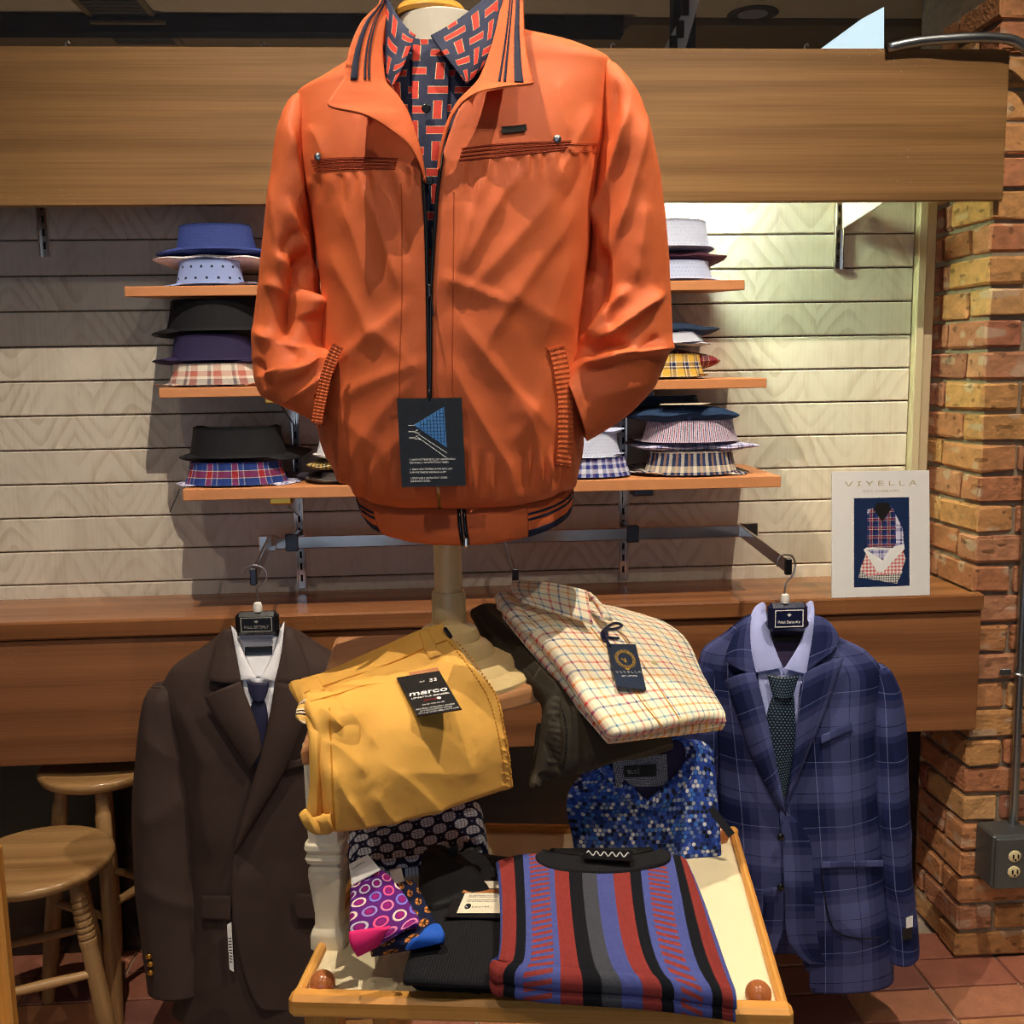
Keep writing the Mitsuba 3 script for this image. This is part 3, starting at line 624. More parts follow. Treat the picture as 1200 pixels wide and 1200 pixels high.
# hem band
H0 = [((419, 570), (669, 560), .108), ((418, 578), (671, 566), .118), ((421, 590), (671, 578), .121), ((427, 600), (669, 590), .117)]
hC, hA, hB = ring_rows(H0, 24, YJ)
def hem_point(th, v):
    i = v*(len(hC)-1); i0 = np.clip(i.astype(int), 0, len(hC)-2); f = (i-i0)
    c_, a_, b_ = hC[i0]*(1-f)[..., None]+hC[i0+1]*f[..., None], hA[i0]*(1-f)[..., None]+hA[i0+1]*f[..., None], hB[i0]*(1-f)+hB[i0+1]*f
    c, s = np.cos(th), np.sin(th); P = c_-c[..., None]*a_-np.stack([0*c, b_*np.where(s > 0, s, .8*s), 0*c], -1)
    P[..., 2] -= .024*np.maximum(s, 0)+.012*np.maximum(s, 0)*v
    return P
def hem_piece(name, t0, t1, n, k, off=0., v0=0, v1=1, parent=jk, t=.004):
    TH, V = np.meshgrid(np.linspace(t0, t1, n), np.linspace(v0, v1, 14)); P = hem_point(TH, V)
    N = normals_of(P); o = P-np.array([hC[0][0], YJ, 0]); o[..., 2] = 0; N = np.where((N*o).sum(-1, keepdims=True) < 0, -N, N)
    P = P+N*(off+.0015*np.sin(TH*26+V)*(.3 if k == ORANGE else 0))[..., None]
    m, uv = sheet_solid(P, t, N, False); return part(parent, name, m, 'cloth', True, dye(uv, k))
hb = hem_piece('hem_band', .62, 1.50, 40, ORANGE, .002); hem_piece('hem_band', 1.55, 2.12, 40, ORANGE, .002); hs = hem_piece('hem_band', 2.12, 2*math.pi+.62, 120, ORANGE)
for v0, v1 in ((.42, .47), (.55, .60), (.84, 1.02)):
    hem_piece('stripe', 2.13, 2*math.pi+.60, 120, NAVY, .0012, v0, v1, hs, .002)

# sleeves
def sleeve(pairs, Yc, bf, folds, outer_sign):
    n, m = 150, 90; s = np.linspace(0, 1, len(pairs)); t = np.linspace(0, 1, n)
    A = PchipInterpolator(s, np.array([[*a, *b] for a, b in pairs], float))(t); Y = PchipInterpolator(s, Yc)(t); Bf = PchipInterpolator(s, bf)(t)
    O, I = at_y(A[:, 0], A[:, 1], Y), at_y(A[:, 2], A[:, 3], Y); c, a = (O+I)/2, (O-I)/2
    th = np.linspace(0, 2*np.pi, m)[None]; e = .95
    co, si = np.cos(th), np.sin(th); co = np.sign(co)*np.abs(co)**e
    P = c[:, None]+co[..., None]*a[:, None]-si[..., None]*np.array([0, 1., 0])*Bf[:, None, None]
    N = normals_of(P); o = P-c[:, None]; N = np.where((N*o).sum(-1, keepdims=True) < 0, -N, N)
    q = to_px(P); front = np.clip(si*1.5+.3, 0, 1)
    h = creases(q, folds)*front+.005*(meshkit.fbm(np.stack([q[..., 0]/30, q[..., 1]/38, si*2+0*q[..., 0]], -1), 3)-.5)
    return P+N*h[..., None], N
LS = [((338, 124), (362, 112)), ((327, 152), (366, 165)), ((318, 215), (368, 232)), ((309, 285), (370, 298)), ((302, 345), (376, 352)), ((297, 400), (383, 388)), ((297, 432), (386, 404)), ((305, 462), (392, 408)), ((336, 477), (396, 412)), ((371, 494), (400, 418))]
LSF = [(340, 240, 374, 335, 9, .012, 2), (330, 300, 378, 395, 10, .016, 2), (312, 335, 376, 366, 10, .012), (303, 385, 372, 425, 11, .012, 2), (308, 440, 384, 425, 8, .014, 2), (328, 468, 388, 445, 8, .010), (338, 150, 358, 250, 8, .009, 2), (350, 300, 340, 392, 15, -.034, 2), (360, 345, 352, 372, 8, .014),
       (318, 400, 352, 418, 8, -.010), (300, 425, 318, 455, 6, -.008), (322, 215, 328, 330, 8, .006), (345, 270, 330, 300, 5, -.008)]
PS, NS = sleeve(LS, [1.53, 1.525, 1.525, 1.53, 1.53, 1.525, 1.515, 1.49, 1.465, 1.44], [.034, .060, .068, .070, .072, .074, .074, .070, .05, .035], LSF, -1)
cloth_part(jk, 'sleeve', PS, NS, ORANGE, mat='cloth_sheen')
RS = [((721, 82), (698, 72)), ((743, 108), (698, 124)), ((761, 155), (697, 175)), ((772, 205), (692, 225)), ((779, 262), (688, 285)), ((784, 330), (682, 335)), ((786, 388), (674, 380)), ((776, 432), (668, 406)), ((748, 474), (664, 416)), ((716, 500), (662, 425)), ((688, 517), (660, 440))]
RSF = [(690, 330, 668, 400, 9, .014, 2), (735, 340, 690, 400, 9, .014), (775, 350, 700, 400, 10, .018, 2), (785, 405, 685, 432, 8, .018, 2), (735, 404, 690, 412, 6, -.016), (770, 395, 745, 412, 5, -.010), (733, 130, 702, 265, 9, .012, 2), (757, 145, 722, 280, 10, .009, 2), (752, 240, 748, 330, 7, .006), (700, 235, 712, 300, 6, .008), (712, 300, 684, 385, 10, -.024, 2), (765, 440, 700, 470, 12, .006), (706, 320, 716, 390, 7, -.008), (720, 100, 712, 170, 7, -.008)]
PS, NS = sleeve(RS, [1.53, 1.525, 1.525, 1.53, 1.53, 1.53, 1.52, 1.51, 1.495, 1.48, 1.46], [.034, .060, .072, .075, .078, .08, .08, .078, .062, .05, .035], RSF, 1)
cloth_part(jk, 'sleeve', PS, NS, ORANGE, mat='cloth_sheen')

# opened collar and turned-back front edges
def flap(rows, n=90, m=18, bulge=.004):
    A = np.array(rows, float); s = np.concatenate([[0], np.cumsum(np.linalg.norm(np.diff(A[:, :, :2].mean(1), axis=0), axis=1)+6)]); s /= s[-1]
    G = PchipInterpolator(s, A)(np.linspace(0, 1, n)); t = np.linspace(0, 1, m)[None, :, None]
    Q = G[:, None, 0]*(1-t)+G[:, None, 1]*t; Q[..., 2] -= bulge*np.sin(np.pi*t[..., 0])
    return Q
CL = [((455, -34, 1.50), (466, -34, 1.515)), ((446, 0, 1.46), (457, 0, 1.485)), ((423, 26, 1.425), (452, 26, 1.455)), ((410, 56, 1.395), (449, 58, 1.43)), ((402, 92, 1.375), (452, 93, 1.405)), ((384, 121, 1.352), (467, 112, 1.392)), ((425, 133, 1.350), (479, 132, 1.385)), ((455, 150, 1.355), (488, 157, 1.378)), ((478, 170, 1.362), (495, 182, 1.376)), ((495, 205, 1.372), (500, 215, 1.378))]
CR = [((606, -34, 1.50), (596, -34, 1.515)), ((613, 0, 1.46), (588, 0, 1.485)), ((614, 28, 1.43), (582, 30, 1.455)), ((618, 62, 1.395), (572, 65, 1.43)), ((625, 96, 1.355), (560, 93, 1.405)), ((590, 101, 1.356), (549, 105, 1.392)), ((561, 107, 1.360), (537, 117, 1.384)), ((540, 122, 1.365), (527, 134, 1.378)), ((526, 150, 1.370), (519, 156, 1.376)), ((516, 195, 1.374), (512, 200, 1.378))]
coll = []
for rows, sg in ((CL, -1), (CR, 1)):
    Q = flap(rows); q = Q[..., :2]
    w = np.clip((q[..., 1]-96)/10, 0, 1)*np.clip((170-q[..., 1])/30, 0, 1)
    Q[..., 2] -= .0022*w*(meshkit.noise(np.stack([q[..., 0]/24, q[..., 1]/7, 0*q[..., 0]], -1))-.5)+.0012*np.sin(q[..., 1]*1.1+2*np.sin(q[..., 1]*.21))*np.clip((100-q[..., 1])/20, 0, 1)*np.linspace(1, 0, Q.shape[1])[None]
    P = at_y(Q[..., 0], Q[..., 1], Q[..., 2]); m, uv = sheet_solid(P, .0028, None, False)
    ck = part(jk, 'collar', m, 'cloth', True, dye(uv, ORANGE))
    # navy stripes inside the collar
    for t0, t1 in ((.18, .34), (.50, .54), (.60, .635)):
        S = flap(rows[:5], 50, 18); tt = np.linspace(t0, t1, 4); G = np.stack([S[:, 0]*(1-t)+S[:, -1]*t for t in tt], 1)
        G[..., 2] = np.stack([np.array([np.interp(t, np.linspace(0, 1, 18), S[i, :, 2]) for t in tt]) for i in range(50)])-.0035
        m, uv = sheet_solid(at_y(G[..., 0], G[..., 1], G[..., 2]), .0015, None, False); part(ck, 'stripe', m, 'cloth', True, dye(uv, NAVY))
# zip: tapes, teeth and sliders
for ed, s in ((edge_l, 1), (edge_r, -1)):
    ys = np.concatenate([np.linspace(180, 335, 24), np.linspace(345, 566, 30)]); xs = ed(ys)+s*1.0
    P = on_jacket(np.clip(xs, None, None), ys, .003)
    part(jk, 'zip_tape', tube(P, .0028, 6), 'plastic_black', True)
ys = np.linspace(345, 566, 40); P = on_jacket((edge_l(ys)+edge_r(ys))/2, ys, .001); part(jk, 'zip_teeth', tube(P, .0022, 6), 'gun_metal', True)
for s in (-1, 1):
    th = np.array([1.525+s*.022]*16); P = hem_point(th, np.linspace(-.02, 1.0, 16)); P[:, 1] -= .004; part(jk, 'zip_tape', tube(P, .0028, 6), 'plastic_black', True)
p = on_jacket(503, 342, .006); part(jk, 'zip_slider', cat([beam(p+[0, 0, .010], p+[0, 0, -.008], .008, .005), beam(p+[.002, -.003, -.004], p+[.005, -.004, -.032], .006, .002)]), 'gun_metal', 30)
p = hem_point(np.array([1.528]), np.array([1.0]))[0]+[0, -.006, .004]; part(jk, 'zip_stop', cat([beam(p+[0, 0, .008], p+[0, 0, -.006], .011, .006, .002)]), 'chrome', 30)
# placket stitching, yoke piping, snaps, name bar
for pts in ([(470, 215), (471, 330), (468, 450), (478, 560)], [(532, 225), (531, 330), (530, 450), (540, 560)]): strip(jk, 'seam', pts, 1.2, SEAM, 50, .0006)
for k in range(4):
    strip(jk, 'piping', [(364+k*1.5, 190+k*4.2-2), (410, 187+k*4.0-2), (466-k, 186+k*3.6)], 1.5, DRED, 40, .002)
    strip(jk, 'piping', [(541-k, 174+k*4.6), (600, 168+k*4.4), (646, 166+k*3.4), (670-k*2, 165+k*3)], 1.5, DRED, 50, .002)
strip(jk, 'yoke_seam', [(668, 174), (676, 180), (684, 177), (700, 180)], 1.5, SEAM, 30, .002); strip(jk, 'yoke_seam', [(668, 168), (685, 169), (702, 168)], 1.2, SEAM, 30, .002)
for x, y in ((373, 184), (653, 163)):
    p = on_jacket(x, y, .003); part(jk, 'snap_button', ball(p, .0056, 2, (1, .5, 1)), 'zinc', True)
strip(jk, 'name_bar', [(588, 152), (602, 151), (617, 149)], 7.5, JET, 12, .004)
# pockets with ribbed welts
def welt(pts, w, Yf):
    n, m = 150, 17; p = pline(pts, n); d = np.gradient(p, axis=0); d /= np.linalg.norm(d, axis=1, keepdims=True); s = np.stack([-d[:, 1], d[:, 0]], 1)
    k = np.linspace(-.5, .5, m); G = p[:, None]+s[:, None]*w*k[None, :, None]; P = at_y(G[..., 0], G[..., 1], Yf(G[..., 0], G[..., 1])); N = face_eye(P, normals_of(P))
    h = .0011*np.sin(np.arange(n)/n*2*np.pi*24)[:, None]*np.cos(k*2*np.pi*2.5)[None]**2-.0016*np.exp(-((np.abs(k)-.22)/.05)**2)[None]; m_, uv = sheet_solid(P+N*h[..., None], .003, N, False)
    part(jk, 'pocket_welt', m_, 'cloth', True, dye(uv, ORANGE))
welt([(396, 405), (386, 428), (378, 458), (371, 496)], 13, lambda x, y: 1.398+0*x)
welt([(652, 407), (659, 440), (663, 480), (663, 520), (660, 545)], 18, lambda x, y: np.nan_to_num(surf_Y(x, y), nan=1.44)-.005)
for pts in ([(382, 495), (372, 500), (368, 480), (371, 450), (388, 408)], [(640, 408), (652, 440), (654, 480), (652, 530)]): strip(jk, 'pocket_seam', pts, 1.4, SEAM, 40, .0008)

# hang tag of the jacket
tg = thing('hang_tag', 'black hang tag with a blue woven triangle hanging from the orange jacket zip', 'tag')
YT = on_jacket(503, 520, 0)[1]-.018
def quad_card(px4, Y4, t=.0012):
    """flat card from four pixel corners (tl, tr, br, bl) with depths"""
    P = at_y(np.array([p[0] for p in px4]), np.array([p[1] for p in px4]), np.array(Y4, float)); return P
def card_mesh(P, t=.0015):
    n = np.cross(P[1]-P[0], P[3]-P[0]); n /= np.linalg.norm(n); P[2] = EYE+(P[2]-EYE)*(((P[0]-EYE)@n)/((P[2]-EYE)@n))
    if n@(EYE-P[0]) < 0: n = -n
    V = np.vstack([P, P-n*t]); F = [[0, 3, 2], [0, 2, 1], [4, 5, 6], [4, 6, 7]]
    for i in range(4): j = (i+1) % 4; F += [[i, j, j+4], [i, j+4, i+4]]
    m = TM(V, F); m.fix_normals(); return m, n
def on_card(P, n, u, v, off=.0006):
    """point(s) at (u, v) in 0..1 of the card, v downwards"""
    u, v = np.asarray(u, float)[..., None], np.asarray(v, float)[..., None]
    return (P[0]*(1-u)+P[1]*u)*(1-v)+(P[3]*(1-u)+P[2]*u)*v+n*off
def print_poly(P, n, uvs, off=.0006, t=.0004):
    """flat printed polygon (convex) on a card"""
    q = on_card(P, n, np.array([a for a, b in uvs]), np.array([b for a, b in uvs]), off); k = len(q)
    V = np.vstack([q, q-n*t]); F = [[0, i, i+1] for i in range(1, k-1)]+[[k, k+i+1, k+i] for i in range(1, k-1)]
    for i in range(k): j = (i+1) % k; F += [[i, i+k, j+k], [i, j+k, j]]
    m = TM(V, F); m.fix_normals(); return m
def print_text(P, n, text, u0, v0, h, off=.0006, bold=False, width=None, center=False):
    """lettering on a card: baseline starts at (u0, v0), capitals h metres tall, width in metres if given"""
    m = meshkit.text_mesh(text, h, .0004, bold); V = m.vertices.copy()
    w = V[:, 0].max()-V[:, 0].min(); s = 1.0 if width is None else width/w
    ex = P[1]-P[0]; ex /= np.linalg.norm(ex); ey = np.cross(n, ex); o = on_card(P, n, u0, v0, off-.0004)
    x = (V[:, 0]-V[:, 0].min())*s-(w*s/2 if center else 0)
    m.vertices = o+np.outer(x, ex)+np.outer(V[:, 1], ey)+np.outer(V[:, 2], n); return m
TP = quad_card([(465, 467), (541, 466), (546, 569), (471, 571)], [YT, YT, YT-.006, YT-.006])
m, tn = card_mesh(TP); part(tg, 'card', m, 'card_black')
part(tg, 'triangle', print_poly(TP, tn, [(.24, .30), (.72, .10), (.73, .56)]), 'ink_blue')
tri = part(tg, 'weave', cat([print_poly(TP, tn, [(.24+.48*f, .30-.20*f), (.25+.48*f, .30-.20*f), (.25+.48*f, .30+.255*f), (.24+.48*f, .30+.255*f)], .0010) for f in np.linspace(.2, .95, 8)]+
     [print_poly(TP, tn, [(.72-.46*(1-abs(g))*1, .33+.2*g), (.72, .33+.2*g), (.72, .335+.2*g), (.72-.46*(1-abs(g)), .335+.2*g)], .0010) for g in np.linspace(-.8, .8, 9)]), 'ink_dark_blue')
L = []
for v in (.30, .37, .44): L.append(print_poly(TP, tn, [(.15, v), (.24, v), (.24, v+.008), (.15, v+.008)]))
for a, b in (((.24, .30), (.28, .28)), ((.24, .37), (.30, .35)), ((.24, .38), (.32, .39)), ((.24, .44), (.30, .41)), ((.24, .45), (.33, .46)), ((.30, .40), (.73, .62)), ((.28, .43), (.73, .68))):
    L.append(print_poly(TP, tn, [a, b, (b[0], b[1]+.007), (a[0], a[1]+.007)]))
part(tg, 'drawing', cat(L), 'ink_white')
txt = [('1. WATER EXTREME REPELLENT / IMPERMEABLE', .70), ('BREATHABLE / HYDROREPELLENT FABRIC', .735), ('2. BREATHABLE EXTREME WATER REPELLENT', .81), ('HIGH PERFORMANCE MEMBRANE LAYER', .845), ('3. BREATHABLE LIGHTWEIGHT LINING', .91), ('BREATHABLE LINING', .945)]
part(tg, 'lettering', cat([print_text(TP, tn, s, .14, v, .0023, width=.0016*len(s)*.95) for s, v in txt]), 'ink_white')
c0 = on_card(TP, tn, .5, .03, .001); part(tg, 'cord', tube([c0, c0+[0, -.002, .012], on_jacket(503, 455, .004)], .0012, 6), 'plastic_black', True)

# checked shirt under the jacket
sh = thing('shirt', 'navy and red basket checked shirt worn under the orange jacket', 'shirt')
def shirt_part(name, Q, mat, t=.002, parent=sh, uvs=None):
    P = net(Q, 50, 50); m, uv = sheet_solid(P, t, None, False); return part(parent, name, m, mat, True, uv+.3 if uvs is None else uvs(uv))
shirt_part('front', [[(430, 40, 1.50), (515, 52, 1.460), (610, 40, 1.50)], [(430, 100, 1.48), (503, 100, 1.432), (600, 100, 1.48)], [(440, 160, 1.45), (505, 160, 1.412), (580, 160, 1.45)], [(470, 300, 1.42), (506, 300, 1.40), (560, 300, 1.42)]], 'basket_cloth')
shirt_part('placket', [[(484, 50, 1.448), (513, 50, 1.447), (527, 50, 1.45)], [(484, 160, 1.407), (505, 160, 1.404), (523, 160, 1.408)], [(494, 290, 1.396), (506, 290, 1.394), (516, 290, 1.396)]], 'basket_cloth', uvs=lambda u: u+[.012, .306])
for x, y in ((499.5, 127), (503, 212)): part(sh, 'button', lathe([(0, -.0012), (.0058, -.001), (.0062, .0008), (.004, .0012), (0, .0006)], 16), 'plastic_black', True); scene[[k for k in scene if k.startswith(sh+'__button')][-1]]['to_world'] = T().translate(list(at_y(x, y, surf_Y(x, 335) if False else (1.404 if y < 180 else 1.386)))).rotate([1, 0, 0], 90)
shirt_part('collar_band', [[(452, 10, 1.47), (500, 46, 1.447), (585, 6, 1.47)], [(456, 26, 1.47), (500, 64, 1.443), (585, 22, 1.468)]], 'basket_cloth')
cl1 = [[(446, -24, 1.49), (466, 18, 1.450), (487, 41, 1.432)], [(446, 20, 1.475), (462, 52, 1.430), (481, 56, 1.424)], [(448, 62, 1.452), (456, 82, 1.420), (473, 76, 1.414)], [(451, 88, 1.432), (456, 97, 1.412), (461, 100, 1.408)]]
cl2 = [[(505, 41, 1.432), (548, 14, 1.455), (590, -24, 1.49)], [(514, 55, 1.424), (552, 36, 1.440), (588, 10, 1.475)], [(528, 74, 1.414), (554, 66, 1.420), (580, 52, 1.450)], [(546, 97, 1.406), (551, 95, 1.410), (566, 78, 1.430)]]
for q in (cl1, cl2): shirt_part('collar', q, 'basket_cloth', .0025)
# ------------------------------------------------------------------ slotted standards, shelves, hang rail
def standard(px, py, z0, z1, lab):
    x = at_y(px, py, D-.02)[0]; s = thing('wall_standard', lab, 'shelf bracket')
    part(s, 'upright', cat([cbox(x-.0125, x-.008, D-.022, D-.005, z0, z1, .001), cbox(x+.008, x+.0125, D-.022, D-.005, z0, z1, .001), cbox(x-.0125, x+.0125, D-.012, D-.006, z0, z1, .001)]), 'chrome')
    zs = np.arange(z0+.02, z1-.02, .032)
    part(s, 'slots', cat([cbox(x-.003, x+.003, D-.0135, D-.0115, z, z+.018, .0003) for z in zs]), 'ink_black')
    return s, x
_, xs1 = standard(352, 650, 1.02, 1.96, 'chrome slotted standard on the slat wall behind the left half of the shelves')
_, xs2 = standard(731, 640, 1.02, 1.96, 'chrome slotted standard on the slat wall behind the right half of the shelves')
standard(50, 275, 1.895, 2.05, 'short chrome standard under the left end of the fascia board')
s4, xs4 = standard(984, 290, 1.845, 2.05, 'chrome standard with a sloping bracket under the right part of the fascia')
b = at_y(np.array([987, 1034, 1034, 987]), np.array([236, 236, 238, 268]), np.array([2.72, 2.56, 2.56, 2.72]))
V = np.vstack([b, b+[.006, 0, 0]]); part(s4, 'bracket', trimesh.convex.convex_hull(V), 'plastic_white')
YS = 2.42
def shelf(x0, x1, z, t, lab, tilt=0.):
    s = thing('wall_shelf', lab, 'shelf', 'tan wall shelves')
    m = cbox(x0, x1, YS, D-.024, z-t, z, .0015); m.vertices[:, 2] += (m.vertices[:, 1]-YS)*tilt; m, uv = box_uv(m, (1, 0, 0), 2); part(s, 'board', m, 'wood', False, uv)
    for x in (xs1, xs2):
        V = np.array([[x-.002, D-.02, z-t-.085], [x-.002, D-.02, z-t], [x-.002, YS+.06, z-t], [x-.002, YS+.06, z-t-.012]]); V = np.vstack([V, V+[.004, 0, 0]])
        part(s, 'bracket', trimesh.convex.convex_hull(V), 'chrome')
        part(s, 'clip', cbox(x-.026, x+.026, YS+.03, YS+.08, z-t-.018, z-t, .003), 'brass' if x < 0 else 'gun_metal')
    return s
ZS = [1.795, 1.566, 1.331]
shelf(-.722, .703, ZS[0], .023, 'topmost tan wall shelf with folded dress shirts', .05)
shelf(-.660, .760, ZS[1], .023, 'middle tan wall shelf with folded dress shirts, shifted to the right')
shelf(-.620, .800, ZS[2], .027, 'lowest tan wall shelf above the chrome hang rail')

# ------------------------------------------------------------------ folded dress shirts
def slab(cx, yf, z, w, d, t, nu=36, nv=26, taper=.72, droop=0.0, wob=0, sq=5):
    """soft folded body: half width w, depth d, thickness t"""
    u, v = np.meshgrid(np.linspace(-1, 1, nu), np.linspace(0, 1, nv)); uu = np.sin(u*np.pi/2)*.5+u*.5
    hw = w*(taper+(1-taper)*np.clip(v*4, 0, 1)**.6)
    x = cx+uu*hw; y = yf+v*d+.012*(np.abs(u)**2)*(1-v)
    prof = np.clip(1-np.abs(uu)**sq, 0, 1)**.5*np.clip(1-np.abs(2*v-1)**8, 0, 1)**.5
    h = t*(.55+.45*(1-np.abs(uu)**1.6))
    wv = .0022*(meshkit.fbm(np.stack([x*22+wob, y*14, 0*x+wob*3.7], -1), 3)-.5)
    c1, c2 = rng.uniform(-.002, .010, 2); curl = np.abs(uu)**3*np.where(uu < 0, c1, c2)*(1-v)**2+.0016*np.sin(uu*9+wob*5)*(1-v)
    mid = z+h/2+curl; top = mid+h/2*prof+wv*prof*1.5; bot = np.maximum(mid-h/2*prof, z)-0*mid
    P = np.stack([x, y, top], -1); B = np.stack([x, y, bot], -1); k = nu*nv; f = grid_faces(nv, nu)
    V = np.vstack([P.reshape(-1, 3), B.reshape(-1, 3)]); UV = np.stack([x-cx+.5, (y-yf)+.5], -1).reshape(-1, 2)
    m = TM(V, np.vstack([f, f[:, ::-1]+k])); return m, np.vstack([UV, UV])
def collar_ring(cx, yf, z, rx, h, ry=None, flare=.13, rot=0., lean=0., a=158, t=.0032, dip=.012):
    """standing collar, its fold towards the viewer, ends meeting at the back"""
    ry = ry or rx*.62; th, v = np.meshgrid(np.radians(np.linspace(-a, a, 84)), np.linspace(0, 1, 9))
    s = 1+flare*(1-v)**1.5; back = np.clip((np.abs(th)-2.0)/.8, 0, 1)
    x = rx*s*np.sin(th); y = -ry*s*np.cos(th)
    zz = z+h*v*(1-.0*back)-dip*back*v+lean*x
    c, q = math.cos(rot), math.sin(rot); X, Y = cx+c*x-q*y, yf+ry+q*x+c*y
    P = np.stack([X, Y, zz], -1); N = np.stack([np.sin(th), -np.cos(th), 0*th], -1)
    m, uv = sheet_solid(P, t, N, False); return m, uv
def shirt_on_shelf(lab, group, mat, uvf, cx, z, rx, h, w, t, yf=YS+.015, d=.29, mat_b=None, uvf_b=None, inner=None, rot=0., lean=0., extra=True, wob=None, taper=.72):
    k = thing('folded_shirt', lab, 'shirt', 'folded dress shirts on the wall shelves')
    m, uv = slab(cx, yf+.006, z, w, d, t, wob=wob if wob is not None else cx*7, taper=taper); part(k, 'body', m, mat_b or mat, True, (uvf_b or uvf)(uv))
    if h > 0:
        m, uv = collar_ring(cx, yf, z+t*.45, rx, h, rot=rot, lean=lean); part(k, 'collar', m, mat, True, uvf(uv))
        m, uv = collar_ring(cx, yf+.004, z+t*.5, rx*.95, h*1.02, ry=rx*.62*.93, flare=.0, rot=rot, lean=lean); part(k, 'collar_stand', m, inner or mat, True, dye(uv, CHARCOAL) if inner else uvf(uv))
    return k
D_ = lambda i: (lambda uv: np.asarray(uv)+[40*i+6, 6])
K_ = lambda i, s=1.0: (lambda uv: chk(uv, i, s))
Y_ = lambda i: (lambda uv: dye(uv, i))
def X(px, py): return at_y(px, py, YS+.02)[0]
PXM = 2.46/FPX
# top left
z = ZS[0]
shirt_on_shelf('pale blue polka dot dress shirt at the bottom of the top left stack', None, 'dotted_cloth', D_(0), X(242, 320), z, .069, .052, .125, .014)
shirt_on_shelf('white dotted shirt jutting out between the two blue shirts, top left', None, 'dotted_cloth', D_(5), X(245, 303), z+.058, 0, 0, .140, .016, taper=.93, wob=3)
shirt_on_shelf('royal blue fine grid dress shirt on top of the top left stack', None, 'checked_cloth', K_(CK_BLUEGRID), X(248, 280), z+.075, .082, .056, .150, .018)
# middle left
z = ZS[1]
shirt_on_shelf('cream, grey and red plaid shirt at the bottom of the middle left stack', None, 'checked_cloth', K_(CK_CREAM, 0.5), X(249, 445), z, .102, .048, .160, .012)
shirt_on_shelf('dark purple dress shirt between the plaid and the black shirt', None, 'dotted_cloth', D_(3), X(245, 405), z+.050, .090, .058, .155, .026)
shirt_on_shelf('black dress shirt on top of the middle left stack', None, 'cloth', Y_(BLACK), X(249, 368), z+.114, .108, .070, .165, .034)
# bottom left
z = ZS[2]
shirt_on_shelf('red and blue plaid dress shirt at the bottom of the lower left stack', None, 'checked_cloth', K_(CK_REDBLUE, 0.6), X(271, 560), z, .108, .052, .150, .012, mat_b='checked_cloth', uvf_b=K_(CK_LAVENDER, 0.6))
shirt_on_shelf('charcoal black dress shirt with an open round collar on the lower left stack', None, 'cloth', Y_(CHARCOAL), X(273, 525), z+.054, .103, .070, .148, .034)
st = thing('shirt_strap', 'dark strap dangling over the left end of the lowest shelf', 'strap'); p0, p1 = at_y(211, 573, YS-.004), at_y(199, 600, YS-.010)
part(st, 'strap', beam(p0, p1, .007, .002, .0005), 'card_black')
shirt_on_shelf('dark finely dotted shirt lying lowest beside the black shirt, partly behind the jacket', None, 'dotted_cloth', D_(4), X(418, 560), z, .085, .02, .135, .02)
shirt_on_shelf('yellow and black plaid shirt in the half hidden stack behind the jacket hem', None, 'checked_cloth', K_(CK_YELLOW), X(420, 548), z+.030, .05, 0, .132, .026, taper=.9)
shirt_on_shelf('white dress shirt on top of the half hidden stack behind the jacket hem', None, 'cloth', Y_(WHITE), X(418, 530), z+.058, .090, .050, .116, .020)
# top right
z = ZS[0]
shirt_on_shelf('light blue shirt with tiny dots at the bottom of the top right stack', None, 'dotted_cloth', D_(2), X(795, 322), z, .082, .042, .126, .014)
shirt_on_shelf('burgundy folded shirt between the two pale dotted shirts on the top right shelf', None, 'cloth', Y_(WINE), X(790, 306), z+.046, 0, 0, .142, .028, taper=.9, wob=2)
shirt_on_shelf('white shirt with blue flecks and an open collar on top of the top right stack', None, 'dotted_cloth', D_(1), X(790, 280), z+.074, .086, .060, .118, .016, inner='cloth')
# middle right
z = ZS[1]
shirt_on_shelf('yellow tartan shirt at the bottom of the middle right stack', None, 'checked_cloth', K_(CK_TARTAN, 0.75), X(780, 428), z, .094, .052, .125, .014, mat_b='checked_cloth', uvf_b=K_(CK_YELLOW))
shirt_on_shelf('red and grey plaid shirt with a puffed folded end on the middle right shelf', None, 'checked_cloth', K_(CK_BURGUNDY, 0.6), X(782, 415), z+.018, 0, 0, .148, .058, yf=YS+.045, taper=.95, wob=5)
shirt_on_shelf('pale grey shirt with a spread collar under the navy one', None, 'cloth', Y_(PALE), X(785, 393), z+.078, .082, .024, .120, .016, lean=.06)
shirt_on_shelf('navy folded shirt on top of the middle right stack', None, 'cloth', Y_(PETROL), X(785, 382), z+.102, 0, 0, .132, .034, taper=.95, wob=1)
# bottom right, inner stack
z = ZS[2]
shirt_on_shelf('blue and white check shirt lowest beside the right hip of the jacket', None, 'checked_cloth', K_(CK_BLUEPLAID, 0.65), X(690, 548), z, .098, .044, .11, .012, mat_b='checked_cloth', uvf_b=K_(CK_HOUND))
shirt_on_shelf('white shirt with blue specks in the stack beside the right hip of the jacket', None, 'dotted_cloth', D_(1), X(683, 520), z+.046, .088, .056, .118, .014)
shirt_on_shelf('pale blue speckled shirt topmost beside the right hip of the jacket', None, 'dotted_cloth', D_(2), X(682, 500), z+.104, .04, 0, .112, .022, taper=.95)
